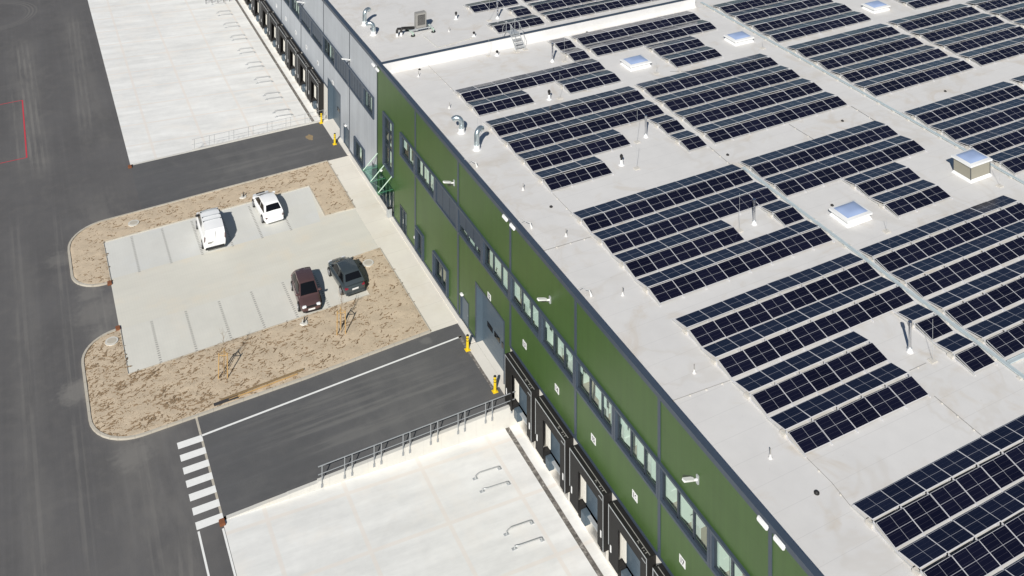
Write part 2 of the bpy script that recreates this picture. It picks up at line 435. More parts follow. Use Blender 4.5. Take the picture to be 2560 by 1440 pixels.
# retaining walls of the ramps (tapering down towards the road)
def retaining(name, y0, y1, label):
    r = thing(name, label, 'retaining wall', (-10, (y0 + y1) / 2, 0))
    m = MB(); xs = [(-13.85, .10), (0.0, .10)]
    def seg(xa, xb, zt):
        v = [(xa, y0, yz(xa) - .2), (xb, y0, yz(xb) - .2), (xb, y1, yz(xb) - .2), (xa, y1, yz(xa) - .2), (xa, y0, zt), (xb, y0, zt), (xb, y1, zt), (xa, y1, zt)]
        m.mesh(v, [(3, 2, 1, 0), (4, 5, 6, 7), (0, 1, 5, 4), (1, 2, 6, 5), (2, 3, 7, 6), (3, 0, 4, 7)], 'wall_concrete')
    seg(-13.85, -.02, .10); seg(-15.75, -13.85, .03); seg(-17.75, -15.75, .012); seg(-19.4, -17.75, .006)
    m.build('wall', r, Vector(r.location)); return r
retaining('retaining_wall', YS, YS + .25, 'pale concrete retaining wall below the south railing, along the white dock yard')
retaining('retaining_wall', YN - .2, YN + .05, 'pale concrete retaining wall under the far railing beside the north dock yard')

# car park paving
g = MB(); g.poly([(-23.22, -36.4), (-2.6, -36.4), (-2.6, -13.0), (-23.22, -13.0)], .006, 'paving_aisle'); struct(g.build('car_park_paving'))
g = MB(); g.poly([(-23.2, -19.15), (-5.9, -19.15), (-5.25, -13.2), (-23.2, -13.6)], .011, 'paving_bay'); struct(g.build('parking_bays'))
g = MB(); g.poly([(-23.2, -31.0), (-5.24, -30.6), (-5.24, -25.6), (-23.2, -25.75)], .011, 'paving_bay_south'); struct(g.build('parking_bays'))
g = MB(); g.poly([(-2.6, -36.7), (-.28, -36.7), (-.28, -9.62), (-2.6, -9.62)], .010, 'sidewalk_concrete'); struct(g.build('sidewalk'))
g = MB(); g.box(-.33, 0, -36.72, -9.5, -.05, .06, 'white_plinth'); struct(g.build('plinth_edge'))
g = MB()
for y0, y1 in ((-39.15, -36.72), (-9.5, -5.95), (YN - .2, -.95) if 0 else (-46.0, -43.95)): g.box(-.4, 0, y0, y1, -.05, .08, 'white_plinth')
struct(g.build('plinth_edge'))
g = MB(); g.poly([(-.75, -39.2), (.6, -39.2), (.6, -43.95), (-.75, -43.95)], .012, 'white_plinth'); g.poly([(-.95, -43.9), (-.72, -43.9), (-.72, -38.0), (-.95, -38.0)], .008, 'drain_dirt'); struct(g.build('gate_threshold'))
g = MB(); g.poly([(-.8, -5.9), (.6, -5.9), (.6, -1.62), (-.8, -1.62)], .012, 'white_plinth'); struct(g.build('gate_threshold'))
g = MB()
vs = [(-2.75 + math.cos(a) * (.34 + .08 * math.sin(3 * a)) , -4.4 + math.sin(a) * (.6 + .1 * math.cos(5 * a))) for a in [k * PI / 10 for k in range(20)]]
g.poly(vs, .006, 'sand'); struct(g.build('sand_patch'))

def arc(cx, cy, r, a0, a1, n=8): return [(cx + r * math.cos(math.radians(a0 + (a1 - a0) * i / n)), cy + r * math.sin(math.radians(a0 + (a1 - a0) * i / n))) for i in range(n + 1)]
bedN = [(-2.52, -9.86)] + [(-12, -10.12)] + [(-18, -10.36)] + arc(-22.75, -13.6, 3.1, 89, 180, 9) + arc(-23.6, -17.3, 2.25, 180, 268, 8) + \
       [(-23.24, -19.5), (-23.24, -13.66), (-10.7, -13.3), (-5.25, -13.15), (-5.28, -18.45), (-2.6, -18.6)]
bedS = [(-23.22, -25.85), (-23.22, -31.0), (-5.24, -30.6), (-5.24, -25.4), (-2.6, -25.2), (-2.6, -36.55), (-12.1, -36.95), (-22.9, -37.05)] + \
       arc(-23.0, -34.15, 2.9, 270, 180, 9) + arc(-23.35, -28.4, 2.55, 180, 92, 9)
def bed(name, poly, z):
    bm = bmesh.new(); vs = [bm.verts.new((x, y, z)) for x, y in poly]; bm.faces.new(vs)
    xs = [p[0] for p in poly]; ys = [p[1] for p in poly]; stp = .3
    def cut(a0, a1, ax):
        t = a0
        while t < a1:
            no = (1, 0, 0) if ax == 0 else (0, 1, 0); co = (t, 0, 0) if ax == 0 else (0, t, 0)
            bmesh.ops.bisect_plane(bm, geom=bm.verts[:] + bm.edges[:] + bm.faces[:], plane_co=co, plane_no=no); t += stp
    cut(min(xs) + .1, max(xs), 0); cut(min(ys) + .1, max(ys), 1)
    edge = {v for e in bm.edges if len(e.link_faces) == 1 for v in e.verts}
    for v in bm.verts:
        if v in edge: continue
        p = v.co; v.co.z = z + .05 * noise.noise(p * .9) + .05 * noise.noise(p * 2.7) + .02
    m = MB(); m.frombm(bm, 'soil', smooth=True); struct(m.build(name))
bed('soil_bed_north', bedN, .05); bed('soil_bed_south', bedS, .05)

def inpoly(x, y, P):
    c = False; j = len(P) - 1
    for i in range(len(P)):
        (xi, yi), (xj, yj) = P[i], P[j]
        if (yi > y) != (yj > y) and x < (xj - xi) * (y - yi) / (yj - yi) + xi: c = not c
        j = i
    return c
# clods of earth: too many to count
m = MB()
for P, cnt in ((bedN, 900), (bedS, 3300)):
    xs = [p[0] for p in P]; ys = [p[1] for p in P]; k = 0
    while k < cnt:
        x = random.uniform(min(xs), max(xs)); y = random.uniform(min(ys), max(ys))
        if not inpoly(x, y, P): continue
        if P is bedS and random.random() > .25 + .75 * max(0, min(1, (-x - 4) / 18)): continue
        k += 1
        n = random.choice((1, 1, 2, 3)); a = random.gauss(.15, .5); r = random.uniform(.032, .07)
        px, py = x, y
        for q in range(n):
            vs = []; ln = r * random.uniform(1.3, 2.4)
            for (dx, dy, dz) in ((1, 0, 0), (0, 1, 0), (-1, 0, 0), (0, -1, 0), (0, 0, 1.1)):
                ex, ey = dx * ln, dy * r; vs.append((px + ex * math.cos(a) - ey * math.sin(a), py + ex * math.sin(a) + ey * math.cos(a), .06 + dz * r * random.uniform(.5, 1.0)))
            m.mesh(vs, [(0, 1, 4), (1, 2, 4), (2, 3, 4), (3, 0, 4)], 'hedge_clod', True)
            px += math.cos(a) * ln * 1.2; py += math.sin(a) * ln * 1.2; a += random.uniform(-.9, .9)
o = m.build('soil_clods'); o['kind'] = 'stuff'; tag(o, 'dark crumbly clods of earth scattered over the sandy planting beds', 'soil')

def kerb(name, pts, w, h, side=1):
    m = MB(); P = [Vector((x, y, 0)) for x, y in pts]; inn = []; out = []
    for i, p in enumerate(P):
        d = (P[min(i + 1, len(P) - 1)] - P[max(i - 1, 0)]).normalized(); nn = Vector((-d.y, d.x, 0)) * side
        inn.append(p); out.append(p + nn * w)
    n = len(P); vs = []
    for a, b in zip(inn, out): vs += [a, b, b + Vector((0, 0, h)), a + Vector((0, 0, h))]
    fs = []
    for i in range(n - 1):
        for k in range(4): fs.append((4 * i + k, 4 * i + (k + 1) % 4, 4 * i + 4 + (k + 1) % 4, 4 * i + 4 + k))
    fs += [(3, 2, 1, 0), (4 * n - 4, 4 * n - 3, 4 * n - 2, 4 * n - 1)]
    m.mesh(vs, fs, 'kerb_concrete')
    return struct(m.build(name))
kN = [i for i in range(len(bedN))]
kerb('kerb_north', bedN[:3 + 10 + 9 + 1], .17, .13, -1)
kerb('kerb_north', [(-23.24, -19.4), (-23.24, -13.66), (-10.7, -13.3), (-5.25, -13.15), (-5.28, -18.45), (-2.6, -18.6), (-2.52, -9.86)], .07, .085, -1)
kerb('kerb_south', [(-2.6, -36.55), (-12.1, -36.95), (-22.9, -37.05)] + bedS[8:], .17, .13, 1)
kerb('kerb_south', [(-23.22, -25.85), (-23.22, -31.0), (-5.24, -30.6), (-5.24, -25.4), (-2.6, -25.2), (-2.6, -36.5)], .07, .085, 1)
for (x, y, lb) in ((-23.33, -19.75, 'rusty brown kerb end block beside the north soil bed at the car park entrance'), (-23.33, -25.65, 'rusty brown kerb end block beside the south soil bed at the car park entrance'),
               (-19.72, -46.25, 'rusty brown block at the south yard corner below the zebra crossing'), (-19.75, -2.05, 'rusty brown block at the corner of the far white dock yard')):
    m = MB(); m.bbox(-.16, .16, -.22, .22, 0, .16, .02, 'rust'); o = m.build('kerb_end_block'); o.location = (x, y, 0); tag(o, lb, 'kerb block', 'rusty kerb end blocks')

# painted markings
def strip(name, pts4, mat, z=.008):
    m = MB(); m.poly(pts4, z, mat); return struct(m.build(name))
strip('white_line', [(-19.6, -38.83), (-.72, -38.05), (-.72, -38.19), (-19.6, -38.99)], 'road_paint')
for k in range(7):
    y = -38.8 - 1.108 * k
    strip('crossing_stripe', [(-21.13, y), (-19.57, y - .04), (-19.57, y - .6), (-21.13, y - .57)], 'road_paint')
strip('white_line', [(-21.12, -46.15), (-21.0, -46.15), (-21.0, -80), (-21.12, -80)], 'road_paint')
strip('white_line', [(-19.80, -46.6), (-19.68, -46.6), (-19.68, -80), (-19.80, -80)], 'road_paint')
strip('asphalt_seam', [(XR - .05, -46), (XR + .09, -46), (XR + .09, -36.95), (XR - .05, -36.95)], 'kerb_concrete', .003)
for (a, b, c, d) in ((-60, -28.5, 17.82, 17.92), (-28.6, -28.47, 4.55, 17.82), (-60, -28.47, 4.45, 4.55)):
    strip('red_line', [(a, c), (b, c), (b, d), (a, d)], 'red_paint')
for y, sl in ((40.6, -.17), (44.9, -.16)):
    m = MB(); x0, x1 = XR, -4.0
    m.face([(x0, y, .012), (x1, y - 2.3, yz(x1) + .012), (x1, y - 2.15, yz(x1) + .012), (x0, y + .15, .012)], 'road_paint'); struct(m.build('white_line'))
def bayline(x, y0, y1):
    m = MB(); y = y0
    while y > y1:
        m.poly([(x - .09, y), (x + .09, y), (x + .09, y - .10), (x - .09, y - .10)], .016, 'bay_brick'); y -= .25
    struct(m.build('bay_line'))
for k in range(6): bayline(-20.97 + 2.497 * k, -25.9, -30.75)
for k in range(6): bayline(-21.0 + 2.497 * k, -13.9, -19.3)

# manhole covers
mh = None
for x, y, lb in ((-20.6, -12.05, 'round concrete manhole cover in the north soil strip beside the road'), (-4.12, -26.8, 'round pale manhole cover in the soil beside the dark slate car'), (-23.9, -26.95, 'round pale manhole cover at the west corner of the south soil bed')):
    m = MB(); m.cyl(0, 0, 0, .14, .46, 'manhole_concrete', 28); m.cyl(0, 0, .141, .155, .32, 'kerb_concrete', 24); o = m.build('manhole_cover'); o.location = (x, y, 0); tag(o, lb, 'manhole cover', 'manhole covers in the soil beds')
# stub pipes set in pale concrete
for x, y, lb in ((-11.15, -12.35, 'dark pipe stub on a pale concrete pad in front of the white hatchback'), (-10.75, -31.5, 'dark pipe stub on a pale concrete pad near the maroon car')):
    r = thing('pipe_stub', lb, 'pipe stub', (x, y, .05), .3, 'pipe stubs in soil')
    m = MB(); vs = [(math.cos(a) * (.34 + .06 * math.sin(3 * a)), math.sin(a) * (.3 + .05 * math.cos(2 * a))) for a in [k * PI / 7 for k in range(14)]]
    i0 = [(x_, y_, .0) for x_, y_ in vs] + [(x_ * .8, y_ * .8, .1) for x_, y_ in vs]
    m.mesh(i0, [tuple(range(14, 28))] + [(k, (k + 1) % 14, 14 + (k + 1) % 14, 14 + k) for k in range(14)], 'manhole_concrete'); m.build('pad', r)
    m = MB(); m.tube([(0, 0, .08), (.03, .02, .3), (.12, .1, .42)], .05, 'black_rubber', 8); m.tube([(-.1, .02, .08), (-.1, .1, .34)], .035, 'cable_conduit', 8); m.build('pipe', r)
# timber lying along the kerb
for x0, y0, x1, y1, w, h, mt, nm, lb in ((-17.9, -36.55, -12.1, -36.28, .07, .10, 'timber_old', 'timber_beam', 'long weathered timber beam lying beside the kerb of the south soil bed'),
                                   (-17.4, -36.74, -12.6, -36.5, .05, .06, 'wood', 'timber_beam', 'paler yellow timber batten lying between the long beam and the kerb'),
                                   (-18.4, -36.75, -16.8, -36.72, .24, .05, 'dark_strip', 'timber_board', 'short dark board lying at the west end of the timber beams')):
    d = Vector((x1 - x0, y1 - y0, 0)); M = Matrix.Translation((x0, y0, .12)) @ Matrix.Rotation(math.atan2(d.y, d.x), 4, 'Z')
    m = MB(); m.box(0, d.length, -w / 2, w / 2, 0, h, mt, M); tag(m.build(nm), lb, 'timber')

# saplings with stakes
def sapling(x, y, seed, lb, lb2):
    random.seed(seed)
    r = thing('stake_frame', lb, 'tree stakes', (x, y, .05), .35 + seed * .1, 'stake frames in the soil bed')
    P = [(.0, -.33), (-.30, .22), (.28, .24)]
    for px, py in P:
        m = MB(); m.tube([(px, py, -.05), (px * .93, py * .93, 1.78)], .04, 'wood', 8); m.build('post', r)
    m = MB()
    for i in range(3):
        a, b = P[i], P[(i + 1) % 3]
        m.tube([(a[0] * .95, a[1] * .95, 1.62), (b[0] * .95, b[1] * .95, 1.62)], .024, 'wood', 6)
    m.build('crossbar', r)
    t = thing('sapling', lb2, 'sapling', (x - .02, y + .05, .05), 0, 'bare saplings in the soil bed')
    m = MB(); m.tube([(0, 0, -.05), (.03, .0, .9), (0, .03, 1.9), (.03, .02, 2.9)], .02, 'bark', 6, True, [.022, .017, .012, .006]); m.build('trunk', t)
    m = MB()
    for k in range(10):
        z = random.uniform(1.6, 2.8); a = random.uniform(0, 2 * PI); L = random.uniform(.45, .9)
        p = Vector((.02, .02, z)); d = Vector((math.cos(a) * .38, math.sin(a) * .38, 1)).normalized()
        q = p + d * L * .5 + Vector((random.gauss(0, .04), random.gauss(0, .04), 0)); e = q + d * L * .5 + Vector((random.gauss(0, .08), random.gauss(0, .08), .05))
        m.tube([p, q, e], .008, 'bark', 5, True, [.007, .005, .003])
        for _ in range(2):
            w = q + Vector((random.gauss(0, .16), random.gauss(0, .16), random.uniform(.15, .4))); m.tube([q, w], .005, 'bark', 4, True, [.004, .002])
    m.build('branch', t)
sapling(-17.25, -34.3, 3, 'three yellow wooden stakes with crossbars at the middle of the south soil bed', 'thin bare sapling tied between the stakes in the middle of the south soil bed')
sapling(-8.55, -33.8, 4, 'three yellow wooden stakes with crossbars in the soil south of the slate car', 'thin bare sapling between the stakes in the soil south of the slate car')
random.seed(11)

# ------------------------------------------------------------------ warehouse
WH = thing('warehouse', 'long flat-roofed warehouse with green and light grey cladding and a row of loading docks', 'warehouse', (0, -17.2, 0))
WO = Vector(WH.location)
YC = -17.25           # change of colour
Y0, Y1 = -130, 90
def wbuild(m, name, parent=None): return m.build(name, parent or WH, WO)

shS = [-45.25 - 4.48 * k for k in range(12)]       # north edges of the dock shelters
shN = [3.9 + 4.465 * k for k in range(13)]
SW = 3.92
openings = []     # y0, y1, z0, z1, depth
RZ0, RZ1 = 6.62, 8.38
openings.append((-118, -23.6, RZ0, RZ1, .22)); openings.append((-16.3, 70, RZ0, RZ1, .22))
openings += [(-21.5, -19.1, 3.72, 8.28, .22), (-28.8, -27.3, .42, 2.22, .22), (-33.95, -31.2, .48, 2.26, .22), (-13.65, -10.75, .48, 2.26, .22)]
openings += [(-24.8, -23.3, .06, 2.05, .22), (-21.72, -18.0, .06, 2.42, .22), (-17.0, -15.9, .06, 2.2, .22), (-37.85, -36.35, .06, 2.02, .2), (-8.75, -7.1, .06, 2.0, .2)]
openings += [(-43.9, -39.2, .02, 4.36, .62), (-5.85, -1.65, .02, 4.3, .62)]
for s in shS + shN: openings.append((s - 3.22, s - .72, 0.02, 2.9, .3))
def wallgrid(ya, yb, za, zb, mat, name, skin=True):
    ops = [o for o in openings if o[1] > ya and o[0] < yb and o[3] > za and o[2] < zb]
    ys = sorted({ya, yb} | {min(max(v, ya), yb) for o in ops for v in o[:2]}); zs = sorted({za, zb} | {min(max(v, za), zb) for o in ops for v in o[2:4]})
    m = MB()
    for i in range(len(ys) - 1):
        # merge vertically
        run = None
        for j in range(len(zs) - 1):
            yc, zc = (ys[i] + ys[i + 1]) / 2, (zs[j] + zs[j + 1]) / 2
            hole = any(o[0] < yc < o[1] and o[2] < zc < o[3] for o in ops)
            if not hole and run is None: run = zs[j]
            if run is not None and (hole or j == len(zs) - 2):
                top = zs[j] if hole else zs[j + 1]
                m.face([(0, ys[i + 1], run), (0, ys[i], run), (0, ys[i], top), (0, ys[i + 1], top)], mat); run = None
    for o in ops:
        a, b, c, d, dp = max(o[0], ya), min(o[1], yb), max(o[2], za), min(o[3], zb), o[4]
        m.face([(0, a, c), (dp, a, c), (dp, a, d), (0, a, d)], mat); m.face([(0, b, c), (0, b, d), (dp, b, d), (dp, b, c)], mat)
        m.face([(0, a, d), (dp, a, d), (dp, b, d), (0, b, d)], mat)
        if c > .2: m.face([(0, a, c), (0, b, c), (dp, b, c), (dp, a, c)], mat)
    return wbuild(m, name)
ZT = 3.38
wallgrid(Y0, -44.9, ZT, ZP - .02, 'green_cladding', 'green_wall')
wallgrid(-44.9, YC, -.2, ZP - .02, 'green_cladding', 'green_wall')
wallgrid(YC, -1.55, -.2, ZP - .02, 'grey_cladding', 'grey_wall')
wallgrid(-1.55, Y1, ZT, ZP - .02, 'grey_cladding', 'grey_wall')
wallgrid(Y0, -44.9, ZY - .3, ZT, 'white_plinth', 'dock_plinth')
wallgrid(-1.55, Y1, ZY - .3, ZT, 'white_plinth', 'dock_plinth')
m = MB()     # other three outside walls
for a, b in (((95, Y0), (95, Y1)), ((0, Y1), (95, Y1)), ((0, Y0), (95, Y0))):
    m.face([(a[0], a[1], -1.6), (b[0], b[1], -1.6), (b[0], b[1], ZP), (a[0], a[1], ZP)], 'grey_cladding')
wbuild(m, 'outer_wall')
m = MB(); m.box(.02, 94.9, Y0, Y1, ZR - .3, ZR, 'roof_membrane'); roof = wbuild(m, 'roof')
# parapets
m = MB(); m.box(-.06, .27, Y0, Y1, ZP, ZP + .05, 'trim_blue_grey'); m.box(-.055, -.003, Y0, Y1, ZP - .25, ZP - .002, 'trim_blue_grey'); m.box(.19, .25, Y0, Y1, ZR, ZP - .003, 'roof_membrane'); wbuild(m, 'parapet')
m = MB(); m.box(0.275, 35.6, -17.68, -17.32, ZR + .003, ZP - .06, 'upstand_white'); m.box(0.275, 35.7, -17.66, -17.28, ZP - .06, ZP + .0, 'trim_blue_grey')
m.mesh([(0.275, -17.685, ZR + .22), (35.6, -17.685, ZR + .22), (35.6, -17.95, ZR + .004), (0.275, -17.95, ZR + .004)], [(0, 1, 2, 3)], 'roof_membrane'); wbuild(m, 'fire_wall_parapet')
# cladding joints, base trims
m = MB()
for n in range(3, 14):
    y = -9 * n + .08; m.box(-.045, -.003, y - .12, y + .12, (3.30 if y < -44 else .32), ZP - .255, 'trim_blue_grey')
wbuild(m, 'joint_strip')
m = MB()
for n in range(-8, 2):
    y = -9 * n + .05; m.box(-.03, -.003, y - .05, y + .05, (3.36 if y > -1 else .28), ZP - .255, 'frame_dark')
m.box(-.035, -.003, YC - .07, YC + .07, .28, ZP - .255, 'frame_dark')
wbuild(m, 'joint_strip')
m = MB(); m.box(-.05, -.003, Y0, -44.9, 3.24, 3.40, 'trim_blue_grey'); m.box(-.05, -.003, -44.99, -44.9, .0, 3.24, 'trim_blue_grey') if 0 else None
m.box(-.05, -.003, -1.55, Y1, 3.24, 3.40, 'trim_blue_grey')
for a, b in ((-36.3, -24.85), (-23.2, -21.75), (-15.85, -8.8), (-39.1, -37.9)): m.box(-.045, -.003, a, b, .02, .26, 'trim_blue_grey')
wbuild(m, 'base_trim')

# offices behind the glass
m = MB()
for (a, b) in ((-118, -23.6), (-16.3, 70)):
    m.face([(.22, a, 5.75), (2.6, a, 5.75), (2.6, b, 5.75), (.22, b, 5.75)], 'interior_floor')
    m.face([(2.6, a, 5.75), (2.6, b, 5.75), (2.6, b, 8.7), (2.6, a, 8.7)], 'interior_white')
    m.face([(.22, a, 8.6), (2.6, a, 8.6), (2.6, b, 8.6), (.22, b, 8.6)], 'interior_white')
    m.face([(.23, a, 5.75), (.23, b, 5.75), (.23, b, RZ0), (.23, a, RZ0)], 'interior_white')
    m.face([(.23, a, RZ1), (.23, b, RZ1), (.23, b, 8.7), (.23, a, 8.7)], 'interior_white')
    y = b - .3
    while y > a:      # light partitions, cupboards and desks close to the glass
        d = random.uniform(.5, 1.5); th = random.choice((.08, .08, .45))
        m.box(.5, .5 + d, y - th, y, 5.76, random.choice((8.2, 8.55, 7.6)), 'interior_white'); y -= random.choice((1.35, 1.4, 2.8, 1.4))
    y = b - 1.2
    while y > a:
        x = random.uniform(.45, .9); w = random.uniform(.8, 1.5)
        m.box(x, x + random.uniform(.6, .9), y - w, y, 6.42, 6.47, 'desk_white'); m.box(x + .05, x + .12, y - w + .05, y - .05, 5.76, 6.42, 'desk_white')
        if random.random() < .4: m.box(x + .2, x + .26, y - w * .7, y - w * .3, 6.55, 6.95, 'car_trim')
        y -= random.uniform(1.8, 4.2)
    y = b - .2
    while y > a + 2:    # white roller blinds pulled part of the way down
        if random.random() < .45: m.box(.150, .165, y - random.choice((1.3, 1.25, .7)), y, RZ1 - random.choice((.8, 1.1, 1.4, 1.7)), RZ1 - .02, 'interior_white')
        y -= 1.4
for (a, b, z0, z1, dp) in ((-22, -15.4, 0.05, 3.2, 4), (-22.2, -18.6, 3.3, 8.6, 4), (-34.3, -27.0, .05, 3.0, 3.5), (-14, -10.4, .05, 3.0, 3.5), (-25, -23.1, .05, 3, 3)):
    m.face([(.24, a, z0), (dp, a, z0), (dp, b, z0), (.24, b, z0)], 'interior_floor'); m.face([(dp, a, z0), (dp, b, z0), (dp, b, z1), (dp, a, z1)], 'interior_white')
    for y in (a, b): m.face([(.24, y, z0), (dp, y, z0), (dp, y, z1), (.24, y, z1)], 'interior_white')
    m.face([(.24, a, z1), (dp, a, z1), (dp, b, z1), (.24, b, z1)], 'interior_white')
    m.box(.5, 1.2, a + .5, a + 1.6, z0 + .7, z0 + .76, 'desk_white')
m.box(.24, 4, -22, -18.6, 5.9, 6.1, 'interior_floor')
m.box(.6, 1.4, -21.4, -20.2, 6.1, 6.9, 'timber_old'); m.box(.5, .9, -12.9, -12.2, .1, .9, 'yellow_paint')
wbuild(m, 'office_interior')

def window(name, ya, yb, z0, z1, npan, proud=.16, fw=.16, blind=None, mull=.09, transoms=(), label=None, sill=True):
    """frame ring with mullions (part), glass (sub-part), optional lowered blind (sub-part)"""
    m = MB()
    x0, x1 = -proud, .2
    m.box(x0, x1, ya, yb, z1 - fw * .75, z1, 'trim_blue_grey'); m.box(x0, x1, ya, yb, z0, z0 + fw * .8, 'trim_blue_grey')
    m.box(x0, x1, ya, ya + fw, z0 + fw * .8, z1 - fw * .75, 'trim_blue_grey'); m.box(x0, x1, yb - fw, yb, z0 + fw * .8, z1 - fw * .75, 'trim_blue_grey')
    ia, ib = ya + fw, yb - fw; w = (ib - ia) / npan
    for k in range(1, npan): m.box(.02, .14, ia + w * k - mull / 2, ia + w * k + mull / 2, z0 + fw * .8, z1 - fw * .75, 'frame_dark')
    for k in (0, npan):
        yy = ia if k == 0 else ib - .07
        m.box(.02, .14, yy, yy + .07, z0 + fw * .8, z1 - fw * .75, 'frame_dark')
    for t in transoms: m.box(.025, .135, ia, ib, t - .05, t + .05, 'frame_dark')
    m.box(.02, .14, ia, ib, z0 + fw * .8, z0 + fw * .8 + .07, 'frame_dark'); m.box(.02, .14, ia, ib, z1 - fw * .75 - .07, z1 - fw * .75, 'frame_dark')
    f = wbuild(m, name)
    if label: f['label'] = label
    g = MB(); g.face([(.08, ia, z0 + .1), (.08, ib, z0 + .1), (.08, ib, z1 - .1), (.08, ia, z1 - .1)], 'window_glass'); wbuild(g, 'pane', f)
    if blind:
        b = MB(); zb = z1 - fw * .75 - (z1 - z0 - fw * 1.5) * blind
        z = z1 - fw * .75
        if blind > .9: zb = z0 + fw * .8
        b.box(-.10, -.05, ia, ib, zb, z, 'blind_blue')
        for k in range(1, npan): b.box(-.115, -.10, ia + w * k - .02, ia + w * k + .02, zb, z, 'frame_dark')
        wbuild(b, 'blind', f)
    return f
def half_bays(a, b):
    out = []; y = a
    while y < b - .5:
        n = min(b, (math.floor(round(y / 4.5, 3)) + 1) * 4.5); out.append((y, n)); y = n
    return out
ST = {(-36, -31.5): 1.0, (-40.5, -36): .62, (-13.5, -9): 1.0, (-9, -4.5): 1.0, (0, 4.5): .72, (4.5, 9): .72, (18, 22.5): 1.0, (22.5, 27): .5}
for a, b in half_bays(-117, -23.45) + half_bays(-16.45, 63):
    bl = ST.get((round(a, 1), round(b, 1)))
    if b < -95 or a > 50: bl = None
    ln = b - a; npan = 3 if b < -17 else 5
    if ln < 3.7: npan = 2 if b < -17 else 4
    e = .02
    window('window', a + e, b - e, 6.5, 8.5, npan, .16, .17, bl, .11 if b < -17 else .06)
window('window', -21.62, -18.98, 3.6, 8.4, 2, .14, .2, None, .09, (7.0, 5.55), 'tall dark framed stairwell window')
window('window', -28.92, -27.2, .3, 2.34, 2, .2, .13)
window('window', -34.08, -31.08, .36, 2.38, 2, .2, .15)
window('window', -13.75, -10.65, .36, 2.38, 3, .16, .16)
def gdoor(name, ya, yb, z1, n, label):
    m = MB()
    m.box(-.03, .2, ya, yb, z1 - .09, z1, 'frame_dark'); w = (yb - ya) / n
    for k in range(n + 1):
        y = ya + w * k; y0 = min(max(y - .05, ya), yb - .1); m.box(-.03, .2, y0, y0 + .1, .06, z1 - .09, 'frame_dark')
    m.box(-.028, .198, ya, yb, .06, .16, 'frame_dark')
    f = wbuild(m, name); f['label'] = label
    g = MB(); g.face([(.08, ya, .1), (.08, yb, .1), (.08, yb, z1), (.08, ya, z1)], 'window_glass'); wbuild(g, 'pane', f)
    m = MB(); m.box(-.09, -.05, ya + w * .8, ya + w * .86, .9, 1.3, 'galvanised'); wbuild(m, 'handle', f)
gdoor('entrance_door', -21.77, -17.95, 2.45, 4, 'glazed main entrance below the canopy')
gdoor('glass_door', -17.05, -15.85, 2.24, 2, 'narrow glazed door in the grey wall')
gdoor('glass_door', -24.87, -23.24, 2.1, 2, 'double glazed door in the green wall')
for ya, yb, z1, in ((-37.87, -36.33, 2.05), (-8.78, -7.08, 2.02)):
    m = MB(); m.box(-.03, .12, ya, yb, z1 - .07, z1, 'trim_blue_grey'); m.box(-.03, .12, ya, ya + .08, .06, z1 - .07, 'trim_blue_grey'); m.box(-.03, .12, yb - .08, yb, .06, z1 - .07, 'trim_blue_grey')
    m.box(.06, .11, ya + .08, yb - .08, .06, z1 - .07, 'door_blue_grey'); f = wbuild(m, 'service_door'); f['label'] = 'blue grey service door'
    m = MB(); m.box(.0, .055, ya + .14, ya + .2, .98, 1.12, 'galvanised'); wbuild(m, 'handle', f)
def sectional(ya, yb, z1, xd, wins):
    m = MB(); nz = 9; h = (z1 - .02) / nz
    for k in range(nz): m.box(xd, xd + .06, ya, yb, .02 + h * k, .02 + h * (k + 1) - .012, 'door_blue_grey')
    m.box(.0, xd, ya - .015, ya + .03, .02, z1, 'door_blue_grey'); m.box(.0, xd, yb - .03, yb + .015, .02, z1, 'door_blue_grey')
    m.box(-.04, .0 - .003, ya - .12, ya, .02, z1 + .12, 'trim_blue_grey'); m.box(-.04, -.003, yb, yb + .12, .02, z1 + .12, 'trim_blue_grey'); m.box(-.04, -.003, ya, yb, z1, z1 + .12, 'trim_blue_grey')
    f = wbuild(m, 'sectional_gate'); f['label'] = 'large blue grey sectional gate'
    for (a, b) in wins:
        q = MB(); q.bbox(xd - .03, xd + .0, a, b, 1.62, 2.0, .012, 'car_glass'); wbuild(q, 'gate_window', f)
sectional(-43.88, -39.22, 4.34, .5, [(-41.0, -40.1), (-42.2, -41.3), (-43.4, -42.5)])
sectional(-5.83, -1.67, 4.28, .5, [(-4.1, -3.3), (-5.35, -4.55)])

